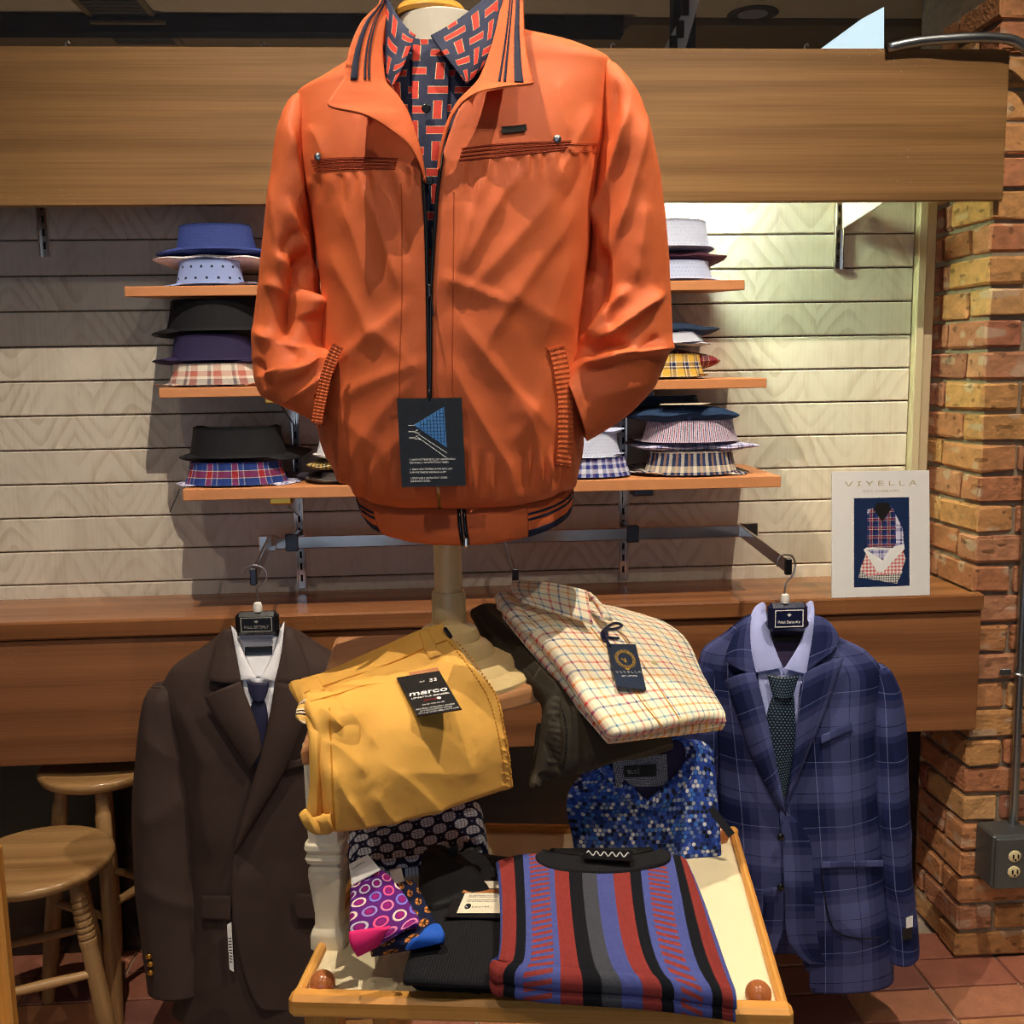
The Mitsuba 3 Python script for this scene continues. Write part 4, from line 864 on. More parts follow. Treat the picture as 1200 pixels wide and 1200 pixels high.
# bottom right, outer stack
shirt_on_shelf('navy, cream and brown checked shirt at the bottom of the lower right stack', None, 'checked_cloth', K_(CK_NAVYCREAM, 0.6), X(816, 545), z, .103, .054, .155, .012)
shirt_on_shelf('lavender shirt with dark blue checks spreading widest in the lower right stack', None, 'checked_cloth', K_(CK_LAVENDER, 0.6), X(826, 527), z+.058, 0, 0, .150, .024, taper=.95, wob=4)
shirt_on_shelf('pink and white pinstriped shirt under the navy shirt with the card', None, 'checked_cloth', K_(CK_STRIPE, 0.5), X(815, 512), z+.078, .106, .052, .12, .014)
kn = shirt_on_shelf('navy striped shirt with a pale card on top of the lower right stack', None, 'checked_cloth', K_(CK_PIN), X(808, 488), z+.130, 0, 0, .128, .044, taper=.97, wob=8, yf=YS)
m, uv = collar_ring(X(795, 470), YS+.08, z+.168, .07, .026, ry=.05); part(kn, 'collar', m, 'cloth', True, dye(uv, PETROL))
p = at_y(808, 490, YS-.002); part(kn, 'button', lathe([(0, -.001), (.006, -.001), (.006, .001), (0, .001)], 14), 'plastic_navy'); scene[kn+'__button']['to_world'] = T().translate(list(p)).rotate([1, 0, 0], 90)
cdk = thing('shirt_card', 'pale green card lying on the navy striped shirt', 'card')
P = np.array([[X(782, 478), YS+.05, z+.178], [X(838, 480), YS+.04, z+.178], [X(822, 484), YS-.001+.006, z+.176], [X(772, 482), YS+.005, z+.177]]); m, n = card_mesh(P); part(cdk, 'card', m, 'card_cream')

# ------------------------------------------------------------------ chrome hang rail with three arms
hr = thing('hang_rail', 'chrome rectangular hang rail with three sloping arms under the lowest shelf', 'clothes rail')
YR = 2.60
a, b = at_y(310, 637, YR), at_y(882, 621, YR); zr = (a[2]+b[2])/2
part(hr, 'bar', cbox(a[0], b[0], YR-.006, YR+.006, zr-.016, zr+.016, .002), 'chrome')
for x in (xs1, xs2):
    part(hr, 'bracket', cat([cbox(x-.005, x+.005, YR+.006, D-.02, zr-.016, zr+.012, .001), cbox(x-.016, x+.016, YR-.011, YR+.010, zr-.022, zr+.022, .002)]), 'gun_metal')
def arm(p0, p1, y1, w=.004, h=.03):
    q0, q1 = at_y(*p0, YR-.004), at_y(*p1, y1)
    k = part(hr, 'arm', beam(q0, q1, w*2, h, .0015), 'chrome'); part(k, 'stop', cbox(q1[0]-.007, q1[0]+.007, q1[1]-.004, q1[1]+.008, q1[2]-.018, q1[2]+.018, .002), 'gun_metal'); return q1
part(hr, 'sleeve', cbox(a[0]-.012, a[0]+.03, YR-.010, YR+.010, zr-.020, zr+.020, .002), 'chrome'); part(hr, 'sleeve', cbox(b[0]-.03, b[0]+.012, YR-.010, YR+.010, zr-.020, zr+.020, .002), 'chrome')
AL = arm((316, 634), (297, 676), 2.11); AM = arm((590, 630), (604, 676), 2.20, .003, .022); AR = arm((868, 622), (924, 664), 2.12)
# ------------------------------------------------------------------ the two suits on hangers
def tube_body(rows, Y, n=150, m=120, e=.85, folds=(), back=.7, seed=0):
    c, a, b = ring_rows(rows, n, Y); th = np.linspace(0, 2*np.pi, m)[None]; co, si = np.cos(th), np.sin(th)
    P = c[:, None]-(np.sign(co)*np.abs(co)**e)[..., None]*a[:, None]-(np.sign(si)*np.abs(si)**e*np.where(si > 0, 1, back))[..., None]*np.array([0, 1., 0])*b[:, None, None]
    N = normals_of(P); o = P-c[:, None]; N = np.where((N*o).sum(-1, keepdims=True) < 0, -N, N); q = to_px(P)
    h = creases(q, folds)*np.clip(si*2, 0, 1) if len(folds) else 0
    h = h+.004*(meshkit.fbm(np.stack([q[..., 0]/40, q[..., 1]/70, si*2+seed+0*q[..., 0]], -1), 3)-.5)
    return P+N*np.asarray(h)[..., None], N
def sleeve_tube(pairs, Y, bf, folds=(), n=120, m=60, seed=0):
    A = PchipInterpolator(np.linspace(0, 1, len(pairs)), np.array([[*p, *q] for p, q in pairs], float))(np.linspace(0, 1, n))
    Yc = PchipInterpolator(np.linspace(0, 1, len(Y)), Y)(np.linspace(0, 1, n)); B = PchipInterpolator(np.linspace(0, 1, len(bf)), bf)(np.linspace(0, 1, n))
    O, I = at_y(A[:, 0], A[:, 1], Yc), at_y(A[:, 2], A[:, 3], Yc); c, a = (O+I)/2, (O-I)/2; th = np.linspace(0, 2*np.pi, m)[None]; co, si = np.cos(th), np.sin(th)
    P = c[:, None]+co[..., None]*a[:, None]-si[..., None]*np.array([0, 1., 0])*B[:, None, None]
    N = normals_of(P); o = P-c[:, None]; N = np.where((N*o).sum(-1, keepdims=True) < 0, -N, N); q = to_px(P)
    h = creases(q, folds)*np.clip(si*2, 0, 1) if len(folds) else 0
    h = h+.005*(meshkit.fbm(np.stack([q[..., 0]/24, q[..., 1]/60, si*2+seed+0*q[..., 0]], -1), 3)-.5)
    P = P+N*np.asarray(h)[..., None]
    return P, N
def closed_uv(P): return arc_uv(P)
def surface_of(*Ps):
    """depth Y of the side that faces the viewer, as a smooth function of the pixel"""
    from scipy.ndimage import gaussian_filter, distance_transform_edt, minimum_filter
    from scipy.interpolate import RegularGridInterpolator
    V = np.vstack([p.reshape(-1, 3) for p in Ps]); q = to_px(V); c = 5.0
    o = q.min(0)-20; n = ((q.max(0)+20-o)/c).astype(int)+1; G = np.full((n[0], n[1]), np.inf); k = ((q-o)/c).astype(int)
    np.minimum.at(G, (k[:, 0], k[:, 1]), V[:, 1])
    bad = ~np.isfinite(G); i = distance_transform_edt(bad, return_distances=False, return_indices=True); G = G[tuple(i)]
    G = gaussian_filter(minimum_filter(G, 3), 1.8)
    R = RegularGridInterpolator((o[0]+(np.arange(n[0])+.5)*c, o[1]+(np.arange(n[1])+.5)*c), G, bounds_error=False, fill_value=None)
    return lambda x, y: R(np.stack(np.broadcast_arrays(np.asarray(x, float), np.asarray(y, float)), -1))
def lay(surf, Cpx, off, nu=30, nv=24, lift=None):
    """sheet that follows a surface: control pixels (rows x cols x 2), off = distance in front of it"""
    Q = resample(np.asarray(Cpx, float), nu, nv); Y = surf(Q[..., 0], Q[..., 1])-off-.004
    if lift is not None: Y = Y-lift(np.linspace(0, 1, nu)[:, None], np.linspace(0, 1, nv)[None])
    # smooth the depths a little so that laid cloth bridges hollows
    for _ in range(3): Y[1:-1] = (Y[:-2]+2*Y[1:-1]+Y[2:])/4; Y[:, 1:-1] = (Y[:, :-2]+2*Y[:, 1:-1]+Y[:, 2:])/4
    return at_y(Q[..., 0], Q[..., 1], Y)
def suit(name, lab, rows, Y, sl, sr, mat, uvf, lapels, leaves, folds, sfl, sfr, seed, gap=None):
    k = thing(name, lab, 'suit jacket')
    P, N = tube_body(rows, Y, folds=folds, seed=seed); m, uv = sheet_solid(P, .003, N, False)
    if gap is not None:             # the open slit below the last button
        c = m.triangles_center; q = to_px(c); from_ = c[:, 1] < Y; import shapely
        m = TM(m.vertices, m.faces[~(from_ & shapely.contains_xy(shapely.Polygon(gap), q[:, 0], q[:, 1]))])
    part(k, 'body', m, mat, True, uvf(uv))
    S = [P]
    for pr, fo in ((sl, sfl), (sr, sfr)):
        Q, n2 = sleeve_tube(pr, [Y+.0, Y-.012, Y-.02, Y-.03, Y-.03, Y-.04], [.015, .036, .050, .05, .05, .045], fo, seed=seed+1); m, uv = sheet_solid(Q, .003, n2, False); part(k, 'sleeve', m, mat, True, uvf(uv)); S.append(Q)
    surf = surface_of(P)
    for q in lapels:
        L = lay(surf, q, .006, 44, 20, lambda u, v: .012*np.sin(np.pi*np.clip(v, 0, 1))**.7+.010*(1-u)); m, uv = sheet_solid(L, .0045, None, True); part(k, 'lapel', m, mat, True, uvf(uv, True))
    for q in leaves:
        L = lay(surf, q, .010, 26, 16, lambda u, v: .006*np.sin(np.pi*v)); m, uv = sheet_solid(L, .004, None, True); part(k, 'collar', m, mat, True, uvf(uv, True))
    return k, surf, surface_of(*S)
def lay_part(parent, name, surf, Cpx, off, mat, uvf, t=.002, nu=30, nv=24, lift=None, round_=False, label=None):
    P = lay(surf, Cpx, off, nu, nv, lift); m, uv = sheet_solid(P, t, None, round_); return part(parent, name, m, mat, True, uvf(uv), label)
def line_part(parent, name, surf, pts, r, mat, off=.001, n=40, k=None):
    p = pline(pts, n); P = at_y(p[:, 0], p[:, 1], surf(p[:, 0], p[:, 1])-off); m = tube(P, r, 6)
    return part(parent, name, m, mat, True, None if k is None else dye(np.zeros((len(m.vertices), 2)), k))

# brown suit -------------------------------------------------------
YB1 = 2.20
rows = [((284, 732), (322, 731), .035), ((262, 740), (346, 738), .05), ((238, 757), (368, 752), .06), ((200, 784), (406, 778), .075), ((190, 812), (420, 806), .09), ((205, 860), (408, 856), .105), ((218, 930), (396, 928), .105), ((224, 1000), (390, 1000), .10), ((222, 1080), (394, 1080), .10), ((212, 1140), (402, 1140), .10), ((203, 1178), (408, 1182), .098)]
sl = [((198, 806), (214, 796)), ((180, 804), (214, 800)), ((171, 815), (214, 815)), ((161, 870), (222, 870)), ((155, 950), (230, 955)), ((158, 1030), (235, 1045)), ((166, 1100), (242, 1112)), ((174, 1161), (247, 1156))]
sr = [((412, 800), (396, 790)), ((428, 798), (396, 798)), ((437, 808), (396, 812)), ((446, 870), (388, 870)), ((450, 950), (380, 955)), ((448, 1030), (376, 1045)), ((440, 1100), (370, 1112)), ((434, 1158), (366, 1156))]
lapR = [[(366, 812), (344, 803), (321, 799)], [(357, 850), (338, 843), (316, 833)], [(340, 893), (322, 886), (307, 874)], [(322, 926), (308, 920), (297, 910)], [(298, 965), (290, 960), (284, 955)], [(276, 1003), (274, 1001), (272, 1000)]]
lapL = [[(283, 798), (262, 806), (238, 817)], [(294, 828), (275, 833), (251, 842)], [(304, 855), (290, 862), (271, 873)], [(308, 882), (300, 892), (292, 906)]]
leafL = [[(272, 738), (266, 736), (259, 738)], [(278, 768), (264, 766), (249, 768)], [(284, 799), (262, 800), (242, 796)]]
leafR = [[(346, 738), (340, 735), (334, 738)], [(358, 768), (343, 766), (328, 768)], [(364, 796), (343, 800), (322, 799)]]
bs, sf, sfa = suit('suit_jacket', 'dark brown suit jacket hanging at the left in front of the counter', rows, YB1, sl, sr, 'cloth', lambda uv, l=False: dye(uv, BROWN), [lapL, lapR], [leafL, leafR],
    [(232, 880, 250, 1000, 14, .006), (330, 1020, 300, 1120, 14, .005), (250, 1090, 244, 1170, 12, .005), (215, 830, 240, 900, 10, .004)],
    [(170, 860, 222, 900, 12, .006), (165, 960, 225, 940, 14, .006), (170, 1040, 230, 1065, 12, .006)], [], 3)
lay_part(bs, 'front_edge', sf, [[(276, 1000), (300, 1000), (340, 1000)], [(271, 1045), (300, 1045), (345, 1045)], [(276, 1100), (305, 1100), (350, 1100)], [(288, 1150), (315, 1150), (355, 1150)], [(306, 1184), (330, 1186), (360, 1186)]], .006, 'cloth', lambda uv: dye(uv, BROWN), .004, 60, 24, lambda u, v: -.020*v**1.5-.012*np.clip(1-u/.2, 0, 1)**1.5, True)
for q in ([[(235, 1050), (270, 1050)], [(234, 1065), (270, 1066)], [(235, 1077), (269, 1079)]], [[(346, 1047), (384, 1049)], [(346, 1064), (384, 1066)], [(350, 1077), (384, 1079)]]):
    lay_part(bs, 'pocket_flap', sf, q, .007, 'cloth', lambda uv: dye(uv, BROWN), .003, 16, 16, None, True)
lay_part(bs, 'breast_pocket', sf, [[(335, 893), (366, 886)], [(336, 903), (367, 896)]], .004, 'cloth', lambda uv: dye(uv, BROWN), .003, 8, 14, None, True)
for x, y in ((174, 1121), (176, 1130), (176, 1140)):
    Yb = sfa(x+2, y)-.004; part(bs, 'button', ball(at_y(x, y, Yb), .008, 2, (.9, .5, .8)), 'brass', True)
ws = thing('dress_shirt', 'white shirt collar inside the brown suit jacket', 'shirt')
wh = lambda uv: dye(uv, WHITE)
lay_part(ws, 'front', sf, [[(276, 742), (303, 742), (330, 742)], [(284, 800), (303, 800), (322, 800)], [(300, 860), (306, 860), (312, 860)]], .001, 'cloth', wh)
lay_part(ws, 'collar', sf, [[(270, 733), (277, 738)], [(276, 765), (288, 770)], [(282, 797), (301, 794)]], .012, 'cloth', wh, .003, 24, 14, lambda u, v: .004*np.sin(np.pi*v), True)
lay_part(ws, 'collar', sf, [[(334, 728), (328, 736)], [(330, 765), (318, 770)], [(322, 798), (304, 794)]], .012, 'cloth', wh, .003, 24, 14, lambda u, v: .004*np.sin(np.pi*v), True)
lay_part(ws, 'lining', sf, [[(282, 748), (325, 748)], [(288, 770), (318, 770)], [(300, 793), (306, 793)]], .004, 'cloth', lambda uv: dye(uv, WHITE))
lay_part(ws, 'label', sf, [[(287, 758), (319, 757)], [(287, 768), (319, 767)]], .0065, 'plastic_black', lambda uv: uv, .001, 4, 6)
ti = thing('necktie', 'plain dark necktie in the collar of the brown suit', 'tie')
lay_part(ti, 'knot', sf, [[(288, 798), (302, 800), (316, 799)], [(291, 812), (303, 814), (314, 812)], [(296, 822), (303, 823), (310, 822)]], .014, 'cloth_sheen', lambda uv: dye(uv, MIDNIGHT), .006, 20, 20, lambda u, v: .006*np.sin(np.pi*v), True)
lay_part(ti, 'blade', sf, [[(296, 820), (310, 820)], [(292, 850), (314, 848)], [(298, 900), (306, 890)]], .007, 'cloth_sheen', lambda uv: dye(uv, MIDNIGHT), .003, 24, 14, lambda u, v: .005*np.sin(np.pi*v), True)
pt = thing('price_tag', 'narrow white price tag hanging at the pocket of the brown suit', 'tag')
P = quad_card([(266, 1084), (271, 1081), (274, 1139), (269, 1136)], [float(sf(270, 1085).item())-.012]*4); m, n = card_mesh(P); part(pt, 'card', m, 'card_white')
part(pt, 'bar_code', cat([print_poly(P, n, [(.15, v), (.85, v), (.85, v+.02), (.15, v+.02)]) for v in np.linspace(.3, .8, 9)]), 'ink_black')

# blue suit ---------------------------------------------------------
YB2 = 2.22
rows = [((900, 735), (944, 735), .035), ((880, 722), (956, 722), .045), ((850, 742), (984, 746), .06), ((822, 765), (1016, 763), .075), ((818, 790), (1030, 786), .09), ((826, 850), (1022, 850), .105), ((834, 920), (1024, 915), .105), ((838, 990), (1030, 985), .10), ((838, 1050), (1036, 1045), .10), ((834, 1100), (1042, 1095), .098), ((832, 1132), (1044, 1140), .096)]
sl = [((832, 784), (846, 774)), ((816, 780), (842, 778)), ((806, 795), (842, 795)), ((800, 850), (842, 850)), ((797, 930), (838, 930)), ((792, 1010), (830, 1015)), ((788, 1070), (824, 1078)), ((786, 1115), (824, 1122))]
sr = [((1022, 784), (1008, 774)), ((1038, 782), (1014, 780)), ((1050, 800), (1018, 800)), ((1060, 851), (1019, 860)), ((1063, 930), (1022, 940)), ((1066, 1020), (1030, 1025)), ((1073, 1080), (1037, 1080)), ((1074, 1112), (1041, 1125))]
lapL = [[(886, 788), (868, 790), (848, 798)], [(897, 830), (882, 835), (864, 842)], [(909, 885), (900, 892), (886, 900)], [(919, 940), (920, 948), (921, 958)]]
lapR = [[(990, 770), (964, 778), (941, 790)], [(978, 808), (957, 820), (935, 832)], [(957, 862), (942, 872), (929, 882)], [(930, 925), (927, 930), (922, 936)]]
leafL = [[(886, 724), (876, 722), (866, 730)], [(884, 752), (868, 750), (852, 760)], [(886, 790), (868, 785), (850, 775)]]
leafR = [[(974, 730), (962, 722), (950, 722)], [(984, 748), (966, 750), (950, 754)], [(976, 764), (958, 778), (942, 790)]]
sk = lambda uv, l=False: chk(uv, CK_SUIT, .56, False)
bl, sf, sfa = suit('suit_jacket', 'blue plaid suit jacket hanging at the right in front of the counter', rows, YB2, sl, sr, 'checked_wool', sk, [lapL, lapR], [leafL, leafR],
    [(860, 850, 880, 960, 12, .005), (1000, 850, 985, 990, 14, .006), (945, 960, 960, 1090, 13, .005), (1010, 1060, 1000, 1130, 12, .005)],
    [], [(1030, 840, 1058, 900, 10, .006), (1030, 950, 1064, 985, 12, .007), (1035, 1030, 1070, 1060, 10, .006)], 9, [(919, 1088), (908, 1112), (890, 1180), (958, 1180), (944, 1130), (926, 1104)])
lay_part(bl, 'front_edge', sf, [[(912, 945), (935, 945), (970, 945)], [(918, 1000), (945, 1000), (972, 1000)], [(920, 1060), (948, 1060), (975, 1060)], [(924, 1102), (950, 1100), (980, 1100)], [(948, 1130), (965, 1132), (985, 1136)]], .006, 'checked_wool', sk, .004, 60, 24, lambda u, v: -.020*v**1.5-.012*np.clip(1-u/.2, 0, 1)**1.5, True)
lay_part(bl, 'front_edge', sf, [[(917, 1040), (900, 1040), (870, 1040)], [(917, 1085), (900, 1085), (868, 1085)], [(908, 1118), (892, 1118), (866, 1118)], [(896, 1140), (882, 1144), (862, 1146)]], .003, 'checked_wool', sk, .004, 40, 20, lambda u, v: -.018*v**1.5, True)
for y in (981, 1040): part(bl, 'button', ball(at_y(915, y, sfa(916, y).item()-.012), .0085, 2, (1, .5, 1)), 'plastic_black', True)
line_part(bl, 'patch_pocket', sf, [(963, 1014), (968, 1060), (980, 1092), (1010, 1100), (1034, 1098)], .0016, 'cloth', .002, k=INK)
lay_part(bl, 'pocket_edge', sf, [[(963, 1010), (1036, 1008)], [(963, 1018), (1036, 1016)]], .003, 'checked_wool', sk, .003, 8, 24, None, True)
lay_part(bl, 'breast_pocket', sf, [[(962, 862), (1000, 846)], [(963, 872), (1001, 856)]], .004, 'checked_wool', sk, .003, 8, 14, None, True)
line_part(bl, 'buttonhole', sf, [(966, 779), (976, 781), (986, 780)], .0014, 'cloth', .018, 12, k=INK)
p = quad_card([(1062, 1076), (1070, 1073), (1070, 1086), (1062, 1088)], [sfa(1064, 1080).item()-.008]*4); m, n = card_mesh(p); part(bl, 'sleeve_label', m, 'card_white')
p = quad_card([(1058, 1089), (1069, 1086), (1069, 1100), (1058, 1102)], [sfa(1064, 1095).item()-.008]*4); m, n = card_mesh(p); part(bl, 'sleeve_label', m, 'card_black')
ws = thing('dress_shirt', 'lilac shirt collar inside the blue plaid suit jacket', 'shirt')
ll = lambda uv: dye(uv, LILAC)
lay_part(ws, 'front', sf, [[(888, 735), (915, 735), (948, 735)], [(888, 790), (917, 790), (944, 790)], [(908, 900), (918, 900), (930, 900)]], .001, 'cloth', ll)
lay_part(ws, 'collar', sf, [[(894, 705), (898, 708)], [(878, 730), (903, 742)], [(886, 788), (918, 782)]], .013, 'cloth', ll, .003, 28, 16, lambda u, v: .004*np.sin(np.pi*v), True)
lay_part(ws, 'collar', sf, [[(948, 704), (943, 708)], [(955, 722), (942, 740)], [(945, 790), (919, 783)]], .013, 'cloth', ll, .003, 28, 16, lambda u, v: .004*np.sin(np.pi*v), True)
lay_part(ws, 'lining', sf, [[(900, 738), (945, 738)], [(908, 765), (936, 765)], [(916, 781), (921, 781)]], .004, 'cloth', lambda uv: dye(uv, PLUM))
lay_part(ws, 'label', sf, [[(904, 744), (940, 744)], [(906, 752), (938, 752)]], .0065, 'plastic_black', lambda uv: uv, .001, 4, 6)
ti = thing('necktie', 'dark necktie with small teal dots in the blue plaid suit', 'tie')
tu = lambda uv: uv+.3
lay_part(ti, 'knot', sf, [[(899, 790), (918, 793), (938, 791)], [(902, 804), (919, 808), (934, 804)], [(906, 818), (918, 820), (930, 818)]], .016, 'dotted_tie', tu, .006, 20, 20, lambda u, v: .007*np.sin(np.pi*v), True)
lay_part(ti, 'blade', sf, [[(905, 816), (931, 816)], [(898, 860), (932, 860)], [(905, 905), (928, 900)], [(914, 938), (921, 935)]], .008, 'dotted_tie', tu, .003, 24, 14, lambda u, v: .005*np.sin(np.pi*v), True)

# hangers -----------------------------------------------------------
def hanger(lab, cx, ytop, ybot, x0, x1, armL, armR, hook, Y, mat, wording, labm):
    h = thing('coat_hanger', lab, 'hanger')
    P = quad_card([(x0, ytop), (x1, ytop), (x1+2, ybot), (x0-2, ybot)], [Y]*4)
    x = [P[:, 0].min(), P[:, 0].max()]; zz = [P[:, 2].min(), P[:, 2].max()]
    part(h, 'head', cbox(x[0], x[1], Y-.012, Y+.012, zz[0], zz[1], .009), mat)
    for pts in (armL, armR):
        q = [at_y(a, b, Y+dy) for (a, b), dy in zip(pts, (.02, .07, .085))]; part(h, 'shoulder', tube(pline(q, 14), np.linspace(.011, .012, 14), 10), mat, True)
    c = [(x[0]+x[1])/2, (zz[0]+zz[1])/2]; w, hh = (x[1]-x[0])*.36, (zz[1]-zz[0])*.30
    P = np.array([[c[0]-w, Y-.0135, c[1]+hh], [c[0]+w, Y-.0135, c[1]+hh], [c[0]+w, Y-.0135, c[1]-hh], [c[0]-w, Y-.0135, c[1]-hh]])
    m, n = card_mesh(P, .002); pl = part(h, 'plate', m, mat)
    part(pl, 'border', cat([print_poly(P, n, u) for u in ([(0, 0), (1, 0), (1, .05), (0, .05)], [(0, .95), (1, .95), (1, 1), (0, 1)], [(0, 0), (.03, 0), (.03, 1), (0, 1)], [(.97, 0), (1, 0), (1, 1), (.97, 1)])]), labm)
    part(pl, 'lettering', cat([print_text(P, n, wording, .5, .78, .006, width=2*w*.78, center=True), print_poly(P, n, [(.42, .28), (.5, .2), (.58, .28), (.5, .40)])]), labm)
    q = at_y(cx, ytop-6, Y); part(h, 'ferrule', lathe([(.009, -.010), (.010, -.002), (.008, .008), (.004, .010)], 18, q), 'plastic_white', 40)
    Hk = [at_y(a, b, Y+dy) for a, b, dy in hook]; part(h, 'hook', tube(pline(Hk, 44), .0021, 8), 'chrome', True)
    return h
hanger('black plastic coat hanger holding the brown suit', 302, 717, 743, 279, 326, [(286, 735), (262, 762), (215, 800)], [(320, 735), (346, 762), (392, 796)],
       [(302, 712, 0), (301, 690, 0), (309, 683, 0), (313, 674, 0), (307, 665, 0), (296, 662, 0), (286, 667, 0), (282, 674, 0)], 2.12, 'plastic_black', 'PAUL BETENLY', 'ink_grey')
hanger('navy plastic coat hanger holding the blue plaid suit', 920, 707, 739, 901, 943, [(905, 728), (880, 755), (840, 784)], [(940, 728), (965, 755), (1008, 782)],
       [(919, 700, 0), (921, 684, 0), (929, 674, 0), (932, 662, 0), (927, 651, 0), (917, 650, 0), (911, 658, 0), (911, 664, 0)], 2.13, 'plastic_navy', 'Paul Betenly', 'ink_white')
# ------------------------------------------------------------------ display table
tb_ = thing('display_table', 'two-tier display table with pine tray, cream panel and turned cream posts', 'table')
ex = (A_fr-A_fl)/np.linalg.norm(A_fr-A_fl); ey = (A_br-A_fr)/np.linalg.norm(A_br-A_fr)
Wt, Dt = np.linalg.norm(A_fr-A_fl), np.linalg.norm(A_br-A_fr)
def tray(u, v, z): return A_fl*[1, 1, 0]+ex*u+ey*v+np.array([0, 0, z])
ZF = ZT-.012                    # surface of the cream panel
def tbar(u0, v0, u1, v1, w, z0, z1, c, uid, name, parent=tb_):
    m = beam(tray(u0, v0, (z0+z1)/2), tray(u1, v1, (z0+z1)/2), w, z1-z0, c, (0, 0, 1)); d = tray(u1, v1, 0)-tray(u0, v0, 0)
    m, uv = box_uv(m, d, uid); return part(parent, name, m, 'wood', False, uv)
rw = .020
tbar(-.002, rw*.3, Wt+.002, rw*.3, rw*1.3, ZT-.030, ZT, .006, 3, 'rim'); tbar(0, Dt-rw/2, Wt, Dt-rw/2, rw*.7, ZT-.030, ZT, .004, 3, 'rim')
tbar(rw*.4, .012, rw*.4, Dt, rw*.6, ZT-.030, ZT, .004, 3, 'rim'); tbar(Wt-rw*.4, .012, Wt-rw*.4, Dt, rw*.6, ZT-.030, ZT, .004, 3, 'rim')
V = np.array([tray(u, v, z) for z in (ZF-.012, ZF) for u, v in ((.004, .004), (Wt-.004, .004), (Wt-.004, Dt-.004), (.004, Dt-.004))]); part(tb_, 'tray_panel', trimesh.convex.convex_hull(V), 'cream_panel')
for u, v in ((.034, .028), (Wt-.036, .030), (Wt-.034, Dt-.032), (.036, Dt-.034)): 
    m = ball(tray(u, v, ZF+.010), .0165, 3, (1, 1, 1)); part(tb_, 'knob', m, 'wood_gloss', True, (m.vertices[:, [2, 0]]*[1, 1])+[6+40*5, 6])
for u, v in ((.035, .03), (Wt-.05, .03), (Wt-.05, Dt-.05), (.035, Dt-.05)):
    tb2 = beam(tray(u, v, 0), tray(u, v, ZT-.03), .044, .044, .004, ey); m, uv = box_uv(tb2, (0, 0, 1), 3); part(tb_, 'leg', m, 'wood', False, uv)
tbar(.105, .04, .105, Dt-.05, .022, ZT-.10, ZT-.03, .003, 3, 'brace'); tbar(.03, Dt-.05, Wt-.05, Dt-.05, .02, ZT-.09, ZT-.03, .003, 3, 'brace')
# turned cream posts: square in plan with softened corners
def post(cx, cy, z0, z1):
    H = z1-z0
    prof = [(0, .0245), (.018, .0245), (.024, .0225), (.028, .0195), (.03, .0185), (.06, .0180), (.12, .0215), (.155, .0240), (.172, .0235), (.180, .0205), (.186, .0205), (.190, .0245), (.200, .0265), (.208, .0250), (.211, .0225), (.214, .0240), (.224, .0270), (.234, .0262), (.238, .0225), (.242, .0215), (.27, .0225), (H, .0235)]
    z = np.array([p[0] if p[0] <= .03 or p[0] > .28 else .03+(p[0]-.03)*.60 for p in prof]); w = np.array([p[1] for p in prof]); a = np.arange(48)*2*np.pi/48; n = 7.
    r = (np.abs(np.cos(a))**n+np.abs(np.sin(a))**n)**(-1/n); rings = [np.stack([cx+np.outer(r*np.cos(a), 1)[:, 0]*0+cx*0+0*a, 0*a, 0*a], 1) for _ in ()]
    V = np.vstack([np.array([cx, cy, 0])+np.outer(r*np.cos(a)*wi, ex)+np.outer(r*np.sin(a)*wi, ey)+np.array([0, 0, z0+zi]) for zi, wi in zip(z, w)])
    F = []
    for i in range(len(z)-1):
        for q in range(48): s = (q+1) % 48; F += [[i*48+q, i*48+s, (i+1)*48+s], [i*48+q, (i+1)*48+s, (i+1)*48+q]]
    b = len(V); V = np.vstack([V, [cx, cy, z0], [cx, cy, z1]])
    for q in range(48): s = (q+1) % 48; F += [[b, s, q], [b+1, (len(z)-1)*48+q, (len(z)-1)*48+s]]
    return TM(V, F)
p1 = px_z(383, 1114, ZF)+ey*.024
UB = ZU-.028
part(tb_, 'post', post(p1[0], p1[1], ZF, UB), 'cream_paint', 28)
for px, py in ((770, 962), (455, 975)):
    q = px_z(px, py, ZF); part(tb_, 'post', post(q[0], q[1], ZF, UB), 'cream_paint', 28)
PA, PB_ = px_z(352, 874, ZU), px_z(637, 801, ZU); ed = (PB_-PA); ed /= np.linalg.norm(ed)
PB = PA+ed*.66; PC = np.array([PB[0]+.02, 1.80, ZU]); PD = np.array([PA[0]-.015, 1.80, ZU]); poly = np.array([PA, PB, PC, PD]); cen = poly.mean(0)
def inset(P, d): return P+(cen-P)/np.linalg.norm(cen-P, axis=1, keepdims=True)*d
V = np.vstack([inset(poly, .010), inset(poly, .003)+[0, 0, -.004], inset(poly, 0)+[0, 0, -.009], inset(poly, .002)+[0, 0, -.024], inset(poly, .006)+[0, 0, -.028]])
m, uv = box_uv(trimesh.convex.convex_hull(V), ed, 6); part(tb_, 'upper_top', m, 'wood', False, uv)
edn = np.array([ed[1], -ed[0], 0])          # out of the slanting front edge, towards the viewer
def depth(px, py, tag):
    """tag: ('T', h) on the plane h above the upper top; ('H', o) on the upright plane o in front of its slanting edge; else Y itself"""
    if isinstance(tag, (int, float)): return float(tag)
    if tag[0] == 'T': return at_z(np.float64(px), np.float64(py), ZU+tag[1])[1]
    if tag[0] == 'Z': return at_z(np.float64(px), np.float64(py), tag[1])[1]
    d = ray(px, py); t = ((PA+edn*tag[1]-EYE)@edn)/(d@edn); return (EYE+d*t)[1]
def CN(rows): return [[(x, y, depth(x, y, t)) for x, y, t in r] for r in rows]
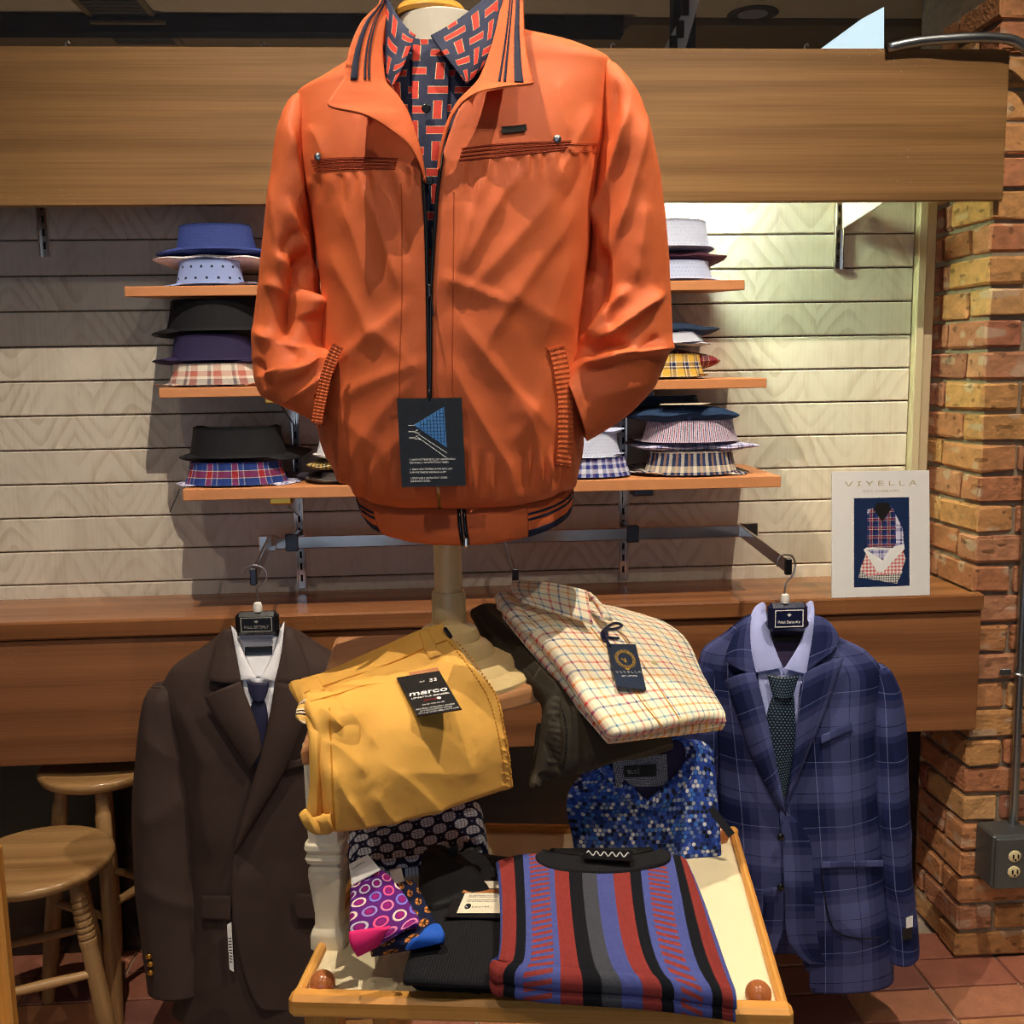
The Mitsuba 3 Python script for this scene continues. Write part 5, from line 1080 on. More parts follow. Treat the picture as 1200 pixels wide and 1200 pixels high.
def draped(parent, name, rows, t, mat, uvf, nu=110, nv=90, folds=(), edge=None, rough=.003, seed=0, label=None, round_=True):
    Q = resample(np.array(CN(rows)), nu, nv); P = at_y(Q[..., 0], Q[..., 1], Q[..., 2]); N = face_eye(P, normals_of(P))
    h = rough*(meshkit.fbm(np.stack([Q[..., 0]/38+seed, Q[..., 1]/38, Q[..., 0]*0], -1), 4)-.5)
    if len(folds): h = h+creases(Q[..., :2], folds)
    P = P+N*h[..., None]; m, uv = sheet_solid(P, t, N, round_, None, edge); k = part(parent, name, m, mat, True, uvf(uv), label)
    f = LinearNDInterpolator(Q[..., :2].reshape(-1, 2), P[..., 1].reshape(-1)); return k, f
def seam(parent, name, f, pts, r, mat, off=.001, n=50, k=None, dash=0):
    p = pline(pts, n); Y = f(p[:, 0], p[:, 1]); Y = np.where(np.isnan(Y), np.nanmedian(Y), Y); P = at_y(p[:, 0], p[:, 1], Y-off)
    m = cat([tube(P[i:i+2], r, 5) for i in range(0, n-1, 2)]) if dash else tube(P, r, 6)
    return part(parent, name, m, mat, True, None if k is None else dye(np.zeros((len(m.vertices), 2)), k))
def card_on(f, px4, off, t=.0012, lift=(0, 0, 0, 0)):
    Y = [float(np.nan_to_num(f(x, y), nan=float(np.nanmedian(f(np.array([p[0] for p in px4]), np.array([p[1] for p in px4])))))) for x, y in px4]
    X4, Y4 = np.array([p[0] for p in px4], float), np.array([p[1] for p in px4], float); Y = np.array(Y)-off-np.array(lift)
    u, v = np.meshgrid(np.linspace(0, 1, 9), np.linspace(0, 1, 9)); w = [(1-u)*(1-v), u*(1-v), u*v, (1-u)*v]
    gx, gy, gY = (sum(a*b for a, b in zip(w, q)) for q in (X4, Y4, Y)); d = gY-(f(gx, gy)-.6*off); Y = Y-max(0, np.nanmax(d))     # clear of the cloth everywhere
    P = at_y(X4, Y4, Y); m, n = card_mesh(P, t); return P, m, n

# yellow chinos ------------------------------------------------------
yc = thing('chinos', 'folded mustard yellow chinos draped over the left front edge of the upper table', 'trousers')
yu = lambda uv: dye(uv, YELLOW)
T_, H_ = lambda h: ('T', h), lambda o: ('H', o)
draped(yc, 'under_leg', [[(356, 838, T_(.020)), (385, 832, T_(.022)), (420, 822, T_(.024))], [(362, 868, H_(.006)), (388, 860, H_(.010)), (425, 850, H_(.012))], [(364, 915, H_(.016)), (390, 912, H_(.020)), (425, 905, H_(.022))], [(358, 958, H_(.016)), (385, 965, H_(.022)), (420, 965, H_(.024))]], .014, 'cloth', yu, 70, 40, [(372, 860, 368, 960, 4, .006), (384, 860, 380, 960, 4, -.005)])
YR_ = [[(352, 793, T_(.032)), (395, 777, T_(.032)), (440, 757, 1.49), (485, 738, 1.475), (518, 727, 1.475)],
       [(352, 812, T_(.032)), (400, 798, T_(.032)), (450, 780, 1.445), (500, 762, 1.44), (540, 757, 1.45)],
       [(358, 836, T_(.032)), (410, 826, T_(.032)), (465, 813, 1.385), (520, 799, 1.405), (567, 791, 1.425)],
       [(370, 868, H_(.010)), (420, 856, H_(.010)), (475, 842, H_(.010)), (530, 826, H_(.010)), (585, 813, H_(.008))],
       [(380, 905, H_(.032)), (428, 898, H_(.034)), (482, 884, H_(.034)), (540, 868, H_(.032)), (595, 850, H_(.028))],
       [(384, 945, H_(.038)), (434, 940, H_(.040)), (490, 925, H_(.040)), (547, 906, H_(.038)), (602, 890, H_(.034))],
       [(388, 979, H_(.034)), (442, 973, H_(.036)), (500, 960, H_(.036)), (558, 942, H_(.034)), (606, 925, H_(.030))]]
YF_ = [(375, 835, 400, 850, 6, .008, 2), (380, 868, 425, 905, 8, .006), (390, 900, 420, 960, 7, .006), (440, 930, 470, 970, 9, .004), (430, 790, 500, 800, 10, .003), (560, 760, 590, 840, 9, .004), (500, 850, 560, 905, 16, .003), (400, 830, 440, 870, 8, .005, 2), (470, 910, 560, 900, 12, .003), (385, 800, 400, 835, 7, -.004), (450, 900, 530, 960, 14, .0035, 2), (410, 935, 428, 972, 5, .004)]
pk = [(592+4*math.sin(i*2.1), 815+i*4.6, 600+2*math.sin(i*1.7), 818+i*4.6, 2.2, .0022) for i in range(25)]
mk, yf = draped(yc, 'front', YR_, .030, 'cloth', yu, 170, 170, YF_+pk, .012)
seam(yc, 'waist_seam', yf, [(357, 812), (400, 797), (450, 780), (500, 759), (524, 750)], .0011, 'cloth', .0012, k=MUSTARD)
seam(yc, 'side_seam', yf, [(535, 752), (562, 785), (582, 818), (591, 855), (597, 895), (600, 922)], .0012, 'cloth', .0012, 80, MUSTARD, 1)
seam(yc, 'side_seam', yf, [(526, 752), (552, 785), (572, 818), (583, 855), (590, 895), (593, 922)], .0010, 'cloth', .0010, 80, MUSTARD, 1)
seam(yc, 'pocket_seam', yf, [(364, 822), (400, 812), (430, 803), (466, 800)], .0010, 'cloth', .0008, k=MUSTARD)
seam(yc, 'inner_seam', yf, [(386, 830), (388, 880), (390, 930), (393, 972)], .0012, 'cloth', .0008, k=MUSTARD)
def patch(parent, name, f, rows, off, t, mat, uvf, nu=14, nv=10, round_=True):
    Q = resample(np.array(rows, float), nu, nv); Y = f(Q[..., 0], Q[..., 1]); Y = np.where(np.isnan(Y), np.nanmedian(Y), Y); P = at_y(Q[..., 0], Q[..., 1], Y-off); m, uv = sheet_solid(P, t, None, round_); return part(parent, name, m, mat, True, uvf(uv))
patch(yc, 'belt_loop', yf, [[(489, 739), (501, 734)], [(495, 755), (508, 750)], [(503, 771), (517, 766)]], .005, .004, 'cloth', yu)
patch(yc, 'belt_loop', yf, [[(354, 794), (373, 788)], [(359, 806), (377, 800)], [(366, 812), (381, 806)]], .007, .004, 'cloth', yu)
p = at_y(524, 741, float(yf(519, 748))+.004); part(yc, 'button', beam(p+[-.004, 0, .007], p+[.006, 0, -.009], .006, .006), 'plastic_black')
draped(yc, 'lining', [[(352, 824, 1.35), (362, 816, 1.355), (372, 824, 1.355)], [(346, 834, 1.32), (356, 832, 1.325), (368, 838, 1.325)], [(351, 845, 1.31), (361, 851, 1.305), (373, 848, 1.31)]], .007, 'checked_cloth', lambda uv: chk(uv, CK_LINING, .8, True), 24, 24)
cf = [at_y(x, y, depth(x, y, H_(o))) for x, y, o in ((352, 952, .02), (350, 960, .03), (362, 972, .034), (378, 976, .034), (390, 972, .03))]
draped(yc, 'cuff', [[(360, 946, H_(.030)), (374, 955, H_(.036)), (389, 950, H_(.036))], [(350, 958, H_(.034)), (372, 964, H_(.044)), (390, 960, H_(.042))], [(360, 974, H_(.034)), (375, 981, H_(.042)), (391, 978, H_(.038))]], .012, 'cloth', yu, 40, 40, [(356, 952, 372, 976, 3, .004), (366, 948, 380, 980, 3, -.004), (374, 950, 388, 972, 3, .004)])
# its card
lb = thing('price_card', 'black printed size card on the yellow chinos', 'label')
P, m, n = card_on(yf, [(464.5, 794), (514.5, 786), (541, 831), (489, 839)], .006, .0015, (.0, .0, .012, .016)); part(lb, 'card', m, 'card_black')
W = np.linalg.norm(P[1]-P[0])
P2, m2, n2 = card_on(yf, [(479, 788), (513, 782), (518, 792), (484, 797)], .0045); part(lb, 'backing', m2, 'ink_tan')
part(lb, 'lettering', cat([print_text(P, n, 'marco', .06, .52, .0085, width=W*.86, bold=True), print_text(P, n, '33', .66, .24, .0062, bold=True), print_text(P, n, 'SIZE', .44, .22, .0022), print_text(P, n, 'LIFESTYLE APPAREL', .06, .60, .0028, width=W*.88, bold=True),
    print_text(P, n, 'www.marco.ca', .22, .78, .0022, width=W*.5), print_text(P, n, 'RESTORED STRAIGHT LEGGED', .04, .87, .0020, width=W*.86), print_text(P, n, 'COTTON STRETCH CHINO', .10, .92, .0020, width=W*.72), print_text(P, n, 'STYLE 33 WAIST MADE WITH CARE', .04, .97, .0020, width=W*.9)]), 'ink_white')
part(lb, 'red_print', print_text(P, n, 'COTTON', .30, .69, .0030, width=W*.30), 'ink_red')
part(lb, 'dot', print_poly(P, n, [(.66+.05*math.cos(t), .665+.03*math.sin(t)) for t in np.linspace(0, 2*math.pi, 12, endpoint=False)]), 'ink_white')

# dark olive trousers ------------------------------------------------
bp_ = thing('trousers', 'folded dark olive trousers hanging between the yellow chinos and the tattersall shirt', 'trousers')
BR = [[(549, 713, 1.68), (572, 704, 1.70), (615, 715, 1.70), (680, 745, 1.70)], [(562, 735, 1.62), (595, 728, 1.64), (640, 745, 1.64), (710, 790, 1.62)], [(592, 765, 1.54), (627, 765, 1.56), (672, 785, 1.56), (740, 825, 1.56)],
      [(628, 803, 1.46), (662, 805, 1.475), (708, 822, 1.50), (767, 845, 1.545)], [(642, 840, 1.42), (677, 844, 1.44), (722, 852, 1.475), (787, 858, 1.54)], [(634, 885, 1.41), (672, 887, 1.425), (718, 882, 1.46), (792, 866, 1.54)], [(630, 906, 1.405), (665, 914, 1.42), (714, 899, 1.455), (796, 873, 1.54)]]
mk, bf = draped(bp_, 'front', BR, .030, 'cloth', lambda uv: dye(uv, OLIVE), 130, 110, [(580, 720, 660, 830, 8, .010, 2), (560, 712, 640, 810, 6, -.006), (670, 830, 676, 900, 6, .006), (700, 800, 690, 900, 16, .006), (655, 850, 650, 910, 5, .008), (640, 870, 660, 905, 4, -.006), (730, 840, 770, 870, 9, .005)]+[(644+2*math.sin(i*2.3), 800+i*7, 655, 803+i*7, 2.5, .003) for i in range(14)], .012)
seam(bp_, 'side_seam', bf, [(585, 735), (625, 780), (655, 820), (664, 860), (660, 900)], .0011, 'cloth', .001, 70, CHARCOAL, 1)
draped(bp_, 'under_leg', [[(633, 850, 1.44), (645, 850, 1.45)], [(626, 880, 1.44), (640, 882, 1.44)], [(628, 908, 1.43), (642, 912, 1.43)]], .012, 'cloth', lambda uv: dye(uv, OLIVE), 30, 20)
draped(bp_, 'inner_leg', [[(556, 738, 1.66), (600, 752, 1.62)], [(590, 768, 1.60), (625, 790, 1.56)], [(615, 800, 1.52), (634, 812, 1.49)]], .02, 'cloth', lambda uv: dye(uv, JET), 40, 20)

# tattersall shirt ---------------------------------------------------
ts = thing('tattersall_shirt', 'folded cream shirt with red, blue and yellow checks lying over the olive trousers', 'shirt')
tu_ = lambda uv: chk(uv, CK_TATTER, 1.0)
TR = [[(583, 700, 1.60), (628, 694, 1.64), (675, 700, 1.66), (738, 716, 1.70)], [(612, 726, 1.545), (665, 722, 1.58), (722, 728, 1.62), (805, 745, 1.66)], [(652, 768, 1.475), (703, 766, 1.51), (757, 768, 1.55), (824, 783, 1.60)], [(694, 822, 1.405), (742, 816, 1.445), (792, 811, 1.485), (841, 815, 1.535)], [(722, 862, 1.37), (768, 853, 1.405), (812, 845, 1.445), (852, 836, 1.48)]]
mk, tf = draped(ts, 'front', TR, .024, 'checked_cloth', tu_, 120, 110, [(690, 722, 740, 800, 3, .003, 3), (620, 710, 690, 790, 12, .004), (760, 735, 800, 800, 14, .003)], .010)
draped(ts, 'back', [[(590, 712, 1.60), (650, 715, 1.64), (735, 730, 1.68)], [(650, 785, 1.485), (720, 790, 1.53), (820, 800, 1.60)], [(719, 864, 1.385), (770, 857, 1.425), (850, 842, 1.49)]], .020, 'checked_cloth', tu_, 60, 60, (), .009)
draped(ts, 'shoulder', [[(578, 697, 1.60), (588, 691, 1.615), (602, 700, 1.61)], [(588, 718, 1.56), (604, 712, 1.56), (620, 722, 1.56)], [(615, 745, 1.525), (630, 742, 1.52), (648, 752, 1.52)]], .022, 'checked_cloth', tu_, 40, 30, (), .011)
draped(ts, 'collar', [[(600, 680, 1.64), (645, 682, 1.62), (690, 691, 1.61)], [(598, 690, 1.60), (645, 697, 1.575), (692, 708, 1.57)], [(612, 702, 1.565), (650, 716, 1.545), (697, 732, 1.545)]], .008, 'checked_cloth', lambda uv: chk(uv, CK_TATTER, 1.0, False), 40, 50, (), .004)
draped(ts, 'collar', [[(690, 691, 1.61), (698, 698, 1.62)], [(702, 708, 1.59), (712, 714, 1.60)], [(708, 724, 1.57), (720, 726, 1.585)]], .008, 'checked_cloth', tu_, 24, 16, (), .004)
for pts in ([(692, 735), (722, 775), (752, 822), (778, 853)], [(716, 730), (745, 766), (776, 812), (801, 850)]): seam(ts, 'placket_seam', tf, pts, .0009, 'cloth', .0012, k=MUSTARD)
seam(ts, 'pocket_seam', tf, [(776, 771), (795, 769), (812, 771)], .0009, 'cloth', .0012, k=GREY)
for x, y in ((766.5, 777.5), (799, 845)):
    pb = at_y(x, y, float(tf(x, y))-.003); part(ts, 'button', ball(pb, .0052, 2, (1, .55, 1)), 'outlet_cream', True)
tg2 = thing('hang_tag', 'navy hang tag with gold wreath tied to the tattersall shirt', 'tag')
P, m, n = card_on(tf, [(711.5, 754.5), (745, 755), (757.5, 808), (723.5, 804)], .008, .003, (0, 0, .010, .010)); part(tg2, 'card', m, 'card_navy'); W = np.linalg.norm(P[1]-P[0])
wr = []
for i in range(26):
    a0 = 2*math.pi*i/26
    for rr, s in ((.27, 1), (.33, -1)):
        c_ = (.50+rr*math.cos(a0), .36+rr*.62*math.sin(a0)); d = a0+math.pi/2+s*.6; l = .05
        wr.append(print_poly(P, n, [(c_[0]-l*math.cos(d), c_[1]-.62*l*math.sin(d)), (c_[0]+.02*math.cos(a0), c_[1]+.012*math.sin(a0)), (c_[0]+l*math.cos(d), c_[1]+.62*l*math.sin(d)), (c_[0]-.02*math.cos(a0), c_[1]-.012*math.sin(a0))]))
wr.append(print_text(P, n, 'V', .5, .44, .0095, center=True, bold=True)); wr.append(print_poly(P, n, [(.42, .58), (.58, .58), (.55, .61), (.45, .61)])); part(tg2, 'wreath', cat(wr), 'ink_gold')
part(tg2, 'lettering', cat([print_text(P, n, 'V I Y E L L A', .08, .70, .0034, width=W*.84), print_text(P, n, 'EST. LONDON', .24, .77, .0020, width=W*.52)]), 'ink_white')
cp = [(709, 752), (705, 743), (711, 735), (722, 730), (729, 733), (720, 737), (711, 738), (712, 746), (725, 748)]; 
def cord(parent, f, pts, r, off=.006, n=40):
    p = pline(pts, n); Y = f(p[:, 0], p[:, 1]); Y = np.where(np.isnan(Y), np.nanmedian(Y), Y); part(parent, 'cord', tube(at_y(p[:, 0], p[:, 1], Y-off), r, 7), 'plastic_navy', True)
cord(tg2, tf, cp, .0022); cord(tg2, tf, [(708, 738), (710, 748), (715, 757)], .0026, .010, 16); cord(tg2, tf, [(716, 736), (728, 742), (738, 754)], .0007, .006, 16)

# hexagon print shirt standing on the tray ---------------------------
hx = thing('printed_shirt', 'folded blue shirt with small hexagon print leaning at the back of the tray', 'shirt')
hu = lambda uv: uv+.3
HR = [[(700, 902, 1.585), (742, 884, 1.60), (800, 868, 1.615), (838, 880, 1.615)], [(667, 932, 1.575), (738, 932, 1.58), (800, 926, 1.59), (842, 928, 1.59)], [(670, 970, 1.555), (740, 972, 1.56), (800, 970, 1.565), (846, 970, 1.565)], [(675, 1014, 1.535), (740, 1016, 1.54), (800, 1012, 1.545), (849, 1008, 1.55)]]
mk, hf = draped(hx, 'front', HR, .030, 'hexagon_cloth', hu, 90, 90, [(758, 945, 770, 1010, 3, .003, 3), (700, 940, 720, 1000, 10, .003)], .012)
draped(hx, 'neck_lining', [[(706, 893, 1.578), (750, 872, 1.595), (795, 866, 1.602)], [(725, 915, 1.571), (757, 905, 1.578), (806, 884, 1.592)], [(748, 935, 1.567), (758, 940, 1.567), (785, 918, 1.580)]], .004, 'dotted_cloth', lambda uv: np.asarray(uv)+[40*3+6, 6], 30, 30, round_=False)  # dark patch: shade inside the neck put into the colour
draped(hx, 'collar', [[(697, 896, 1.566), (707, 889, 1.570)], [(726, 926, 1.556), (736, 916, 1.560)], [(757, 950, 1.548), (759, 938, 1.554)]], .006, 'hexagon_cloth', hu, 50, 14, (), .003)
draped(hx, 'collar', [[(790, 860, 1.600), (780, 868, 1.596)], [(812, 872, 1.588), (802, 874, 1.588)], [(814, 900, 1.572), (800, 896, 1.576)], [(790, 934, 1.558), (782, 918, 1.566)], [(757, 950, 1.548), (759, 938, 1.554)]], .006, 'hexagon_cloth', hu, 60, 16, (), .003)
P, m, n = card_on(hf, [(717, 888), (781, 884), (783, 921), (722, 923)], .026, .001); part(hx, 'mesh_label', m, 'mesh_label', False, np.array([[0, 0], [.064, 0], [.064, .038], [0, .038]]*2))
P, m, n = card_on(hf, [(731, 898), (769, 896), (769, 909.5), (731.5, 911)], .030, .001); nl = part(hx, 'name_label', m, 'card_black'); W = np.linalg.norm(P[1]-P[0])
part(nl, 'lettering', cat([print_text(P, n, 'BLU', .12, .70, .0060, width=W*.30), print_poly(P, n, [(.46, .15), (.47, .15), (.47, .85), (.46, .85)])]), 'ink_grey')
draped(hx, 'backing_board', [[(790, 1004, 1.556), (852, 1002, 1.562)], [(792, 1014, 1.548), (853, 1012, 1.556)]], .006, 'cloth', lambda uv: dye(uv, PALE), 8, 20, (), .002)
hs2 = thing('strap_tag', 'black ribbon tag sticking out from the hexagon print shirt', 'tag')
P = quad_card([(829, 949), (836, 944), (861, 976), (854, 982)], [1.555, 1.555, 1.53, 1.53]); m, n = card_mesh(P, .003); part(hs2, 'ribbon', m, 'card_black')

# medallion print shirt ----------------------------------------------
md = thing('printed_shirt', 'folded navy shirt with white dotted medallions at the back left of the tray', 'shirt')
draped(md, 'front', [[(402, 972, 1.64), (480, 950, 1.66), (562, 930, 1.68)], [(408, 994, 1.57), (486, 980, 1.59), (567, 960, 1.61)], [(413, 1014, 1.515), (490, 1006, 1.53), (569, 985, 1.55)]], .052, 'medallion_cloth', hu, 50, 80, [(430, 985, 560, 950, 8, .004)], .022)
draped(md, 'placket', [[(408, 1005, 1.515), (488, 1000, 1.525), (566, 978, 1.545)], [(413, 1020, 1.505), (490, 1012, 1.515), (569, 990, 1.54)]], .02, 'medallion_cloth', hu, 20, 60, (), .009)

# black ribbed pullover -----------------------------------------------
Zt = lambda z: ('Z', z)
bk_ = thing('pullover', 'folded black ribbed pullover under the left side of the striped one', 'sweater')
mk, kf = draped(bk_, 'front', [[(492, 996, Zt(.862)), (530, 993, Zt(.866)), (590, 1000, Zt(.852)), (650, 1008, Zt(.832))], [(489, 1040, Zt(.866)), (540, 1038, Zt(.868)), (600, 1040, Zt(.852)), (660, 1042, Zt(.830))], [(481, 1092, Zt(.866)), (540, 1094, Zt(.868)), (600, 1095, Zt(.850)), (665, 1097, Zt(.828))], [(468, 1134, Zt(.860)), (530, 1139, Zt(.862)), (600, 1139, Zt(.846)), (665, 1141, Zt(.826))], [(470, 1160, Zt(.836)), (530, 1163, Zt(.836)), (600, 1166, Zt(.828)), (665, 1168, Zt(.822))]], .036, 'ribbed_knit', hu, 90, 80, [(520, 985, 505, 1030, 8, .006), (545, 1000, 575, 1010, 6, .005)], .016)
draped(bk_, 'sleeve', [[(494, 1000, Zt(.885)), (512, 986, Zt(.892)), (535, 998, Zt(.886))], [(488, 1030, Zt(.880)), (515, 1022, Zt(.886)), (560, 1015, Zt(.878))], [(490, 1060, Zt(.874)), (520, 1060, Zt(.878)), (578, 1040, Zt(.872))]], .022, 'cloth', lambda uv: dye(uv, JET), 40, 40, [(500, 1000, 560, 1025, 5, .004)], .010)
cc = thing('price_card', 'black card with cream label lying on the black ribbed pullover', 'label')
P, m, n = card_on(kf, [(540, 1031.5), (590, 1032), (590, 1076), (521, 1074.5)], .012, .0015, (.008, .008, 0, 0)); part(cc, 'card', m, 'card_black')
Pw, mw, nw = card_on(kf, [(553, 1032.5), (590, 1032.5), (590, 1041), (547.5, 1041)], .0135, .0005, (.0085, .0085, .006, .006)); part(cc, 'label', mw, 'card_cream')
Pw, mw, nw = card_on(kf, [(545, 1046.5), (589, 1046.5), (586, 1070), (535, 1070)], .0135, .0005, (.006, .006, 0, 0)); lk = part(cc, 'label', mw, 'card_cream'); W = np.linalg.norm(Pw[1]-Pw[0])
part(lk, 'emblem', print_poly(Pw, nw, [(.20+.075*math.cos(t), .68+.13*math.sin(t)) for t in np.linspace(0, 2*math.pi, 16, endpoint=False)]), 'ink_black'); part(lk, 'initial', print_text(Pw, nw, 'R', .17, .76, .003, off=.0012), 'ink_white')
part(lk, 'lettering', cat([print_text(Pw, nw, 'R O U T E R', .32, .74, .0028, width=W*.45)]+[print_poly(Pw, nw, [(.12, v), (.88, v), (.88, v+.02), (.12, v+.02)]) for v in (.12, .2, .34, .42)]), 'ink_grey')
part(cc, 'tan_band', card_on(kf, [(544, 1042), (590, 1042), (590, 1046), (541, 1046)], .0132, .0005, (.006, .006, .006, .006))[1], 'ink_tan')

# striped pullover -----------------------------------------------------
sw = thing('pullover', 'folded crew neck pullover with blue, red and grey stripes on the front of the tray', 'sweater')
FE = [(581, 1124, .880), (645, 1132, .882), (729, 1139, .880), (805, 1147, .876), (861, 1154, .866)]
SR = [[(580, 1010, Zt(.885)), (640, 1000, Zt(.890)), (705, 1006, Zt(.890)), (770, 1000, Zt(.890)), (806, 1012, Zt(.878))], [(585, 1050, Zt(.890)), (642, 1050, Zt(.894)), (708, 1052, Zt(.894)), (777, 1052, Zt(.890)), (827, 1060, Zt(.876))], [(585, 1100, Zt(.886)), (645, 1101, Zt(.890)), (716, 1103, Zt(.890)), (787, 1106, Zt(.886)), (845, 1110, Zt(.872))], [(x, y, Zt(z)) for x, y, z in FE]]
wd = np.array([10, 48, 30, 18, 60, 15, 43, 37, 40, 45, 45, 30, 17, 63, 30, 35, 45, 22], float); cw = np.concatenate([[0], np.cumsum(wd)])/wd.sum()
nu_, nv_ = 120, 120
def stripe_uv(uv):
    U = np.tile(np.interp(np.linspace(0, 1, nv_), cw, np.arange(len(cw))), (nu_, 1)).reshape(-1); return np.stack([np.minimum(np.concatenate([U, U]), 17.99), np.asarray(uv)[:, 1]], 1)
Q = resample(np.array(CN(SR)), 110, nv_); P = at_y(Q[..., 0], Q[..., 1], Q[..., 2]); N = face_eye(P, normals_of(P))
P = P+N*(.002*(meshkit.fbm(np.stack([Q[..., 0]/38, Q[..., 1]/38, Q[..., 0]*0], -1), 4)-.5)+creases(Q[..., :2], [(600, 1030, 590, 1140, 10, .003), (800, 1040, 835, 1150, 12, .003)]))[..., None]
fw = P[-1]-P[-6]; fw[:, 2] = 0; fw /= np.linalg.norm(fw, axis=1, keepdims=True); R_ = .014
bend = [P[-1]+fw*R_*math.sin(t)-np.array([0, 0, R_*(1-math.cos(t))]) for t in np.radians(np.arange(10, 91, 8))]; bend += [bend[-1]-np.array([0, 0, d]) for d in (.004, .008, .011)]
P = np.concatenate([P, np.array(bend)]); nu_ = len(P)
m, uv = sheet_solid(P, .006, face_eye(P, normals_of(P)), True, None, .003); part(sw, 'front', m, 'striped_knit', True, stripe_uv(uv))
under = np.concatenate([P[:-14:6], P[-14:]])-np.array([0, 0, .0185])+np.concatenate([fw*0]*1)[None]*0; m, uv = sheet_solid(under, .014, face_eye(under, normals_of(under)), True, None, .006); nu_ = len(under); part(sw, 'lower_layer', m, 'striped_knit', True, stripe_uv(uv))
draped(sw, 'collar', [[(636, 994, Zt(.894)), (665, 1000, Zt(.898)), (706, 1003, Zt(.900)), (752, 999, Zt(.898)), (772, 992, Zt(.894))], [(631, 998, Zt(.894)), (657, 1009, Zt(.898)), (706, 1012, Zt(.899)), (762, 1006, Zt(.898)), (779, 995, Zt(.894))], [(627, 1001, Zt(.892)), (648, 1017, Zt(.896)), (706, 1021, Zt(.897)), (768, 1014, Zt(.896)), (784, 999, Zt(.892))]], .008, 'ribbed_knit', lambda uv: np.asarray(uv)+.3, 24, 70, (), .004)
draped(sw, 'neck_back', [[(644, 993, Zt(.898)), (706, 992, Zt(.900)), (766, 991, Zt(.898))], [(640, 997, Zt(.895)), (706, 1003, Zt(.897)), (768, 996, Zt(.895))]], .010, 'cloth', lambda uv: dye(uv, JET), 14, 40, (), .005)
lp = at_y(np.array([682, 742, 741, 684]), np.array([994, 997, 1009, 1006]), np.array([depth(682, 994, Zt(.912)), depth(742, 997, Zt(.912)), depth(741, 1009, Zt(.908)), depth(684, 1006, Zt(.908))])); m, n = card_mesh(lp, .001); lk = part(sw, 'neck_label', m, 'plastic_black')
q = [on_card(lp, n, np.array(u), np.array(.5+.22*math.sin(u*40)), .001) for u in np.linspace(.08, .92, 40)]; part(lk, 'script', tube(q, .0006, 5), 'ink_white', True)

# socks ------------------------------------------------------------------
def sock(lab, rows, mat, toe_rows, toe_k, card, card_z, wording=None):
    s = thing('sock', lab, 'sock')
    draped(s, 'leg', rows, .012, mat, hu, 60, 40, (), .006, .002); draped(s, 'toe', toe_rows, .008, 'cloth', lambda uv: dye(uv, toe_k), 30, 26, (), .004, .001)
    P = at_y(np.array([c[0] for c in card]), np.array([c[1] for c in card]), np.array([depth(c[0], c[1], Zt(z)) for c, z in zip(card, card_z)])); m, n = card_mesh(P, .0015); c = part(s, 'card', m, 'card_white')
    if wording: part(c, 'lettering', print_text(P, n, wording, .12, .34, .0034, width=np.linalg.norm(P[1]-P[0])*.7), 'ink_grey')
    return s
sock('navy sock with small basketballs and blue toe, half under the pink ringed sock', [[(458, 1036, Zt(.900)), (470, 1032, Zt(.900)), (482, 1029, Zt(.90))], [(466, 1062, Zt(.894)), (482, 1052, Zt(.894)), (496, 1048, Zt(.894))], [(456, 1092, Zt(.886)), (486, 1085, Zt(.888)), (510, 1076, Zt(.890))], [(438, 1110, Zt(.866)), (480, 1105, Zt(.880)), (520, 1094, Zt(.888))], [(434, 1124, Zt(.838)), (470, 1117, Zt(.858)), (517, 1108, Zt(.878))]], 'ball_cloth',
     [[(497, 1089, Zt(.896)), (507, 1081, Zt(.897)), (516, 1083, Zt(.897))], [(486, 1101, Zt(.892)), (503, 1096, Zt(.894)), (521, 1093, Zt(.895))], [(474, 1116, Zt(.872)), (495, 1112, Zt(.876)), (518, 1106, Zt(.884))]], COBALT, [(456, 1019, 0), (470, 1016, 0), (474, 1033, 0), (462, 1035, 0)], (.895, .895, .892, .892))
sock('purple sock with pink rings and pink toe leaning on the cream post', [[(411, 1036, Zt(.935)), (428, 1026, Zt(.935)), (446, 1016, Zt(.935))], [(410, 1062, Zt(.922)), (440, 1052, Zt(.924)), (469, 1038, Zt(.924))], [(408, 1090, Zt(.902)), (446, 1082, Zt(.906)), (488, 1066, Zt(.908))], [(410, 1110, Zt(.882)), (440, 1103, Zt(.888)), (488, 1081, Zt(.902))], [(420, 1121, Zt(.866)), (432, 1115, Zt(.870)), (456, 1103, Zt(.882))]], 'ring_cloth',
     [[(410, 1092, Zt(.912)), (432, 1087, Zt(.914)), (457, 1089, Zt(.914))], [(410, 1108, Zt(.896)), (432, 1103, Zt(.899)), (452, 1098, Zt(.900))], [(420, 1123, Zt(.876)), (430, 1118, Zt(.878)), (445, 1110, Zt(.882))]], PINK, [(409, 1013, 0), (431, 1001, 0), (446, 1019, 0), (412, 1037, 0)], (.945, .95, .938, .935), 'HAPPY')
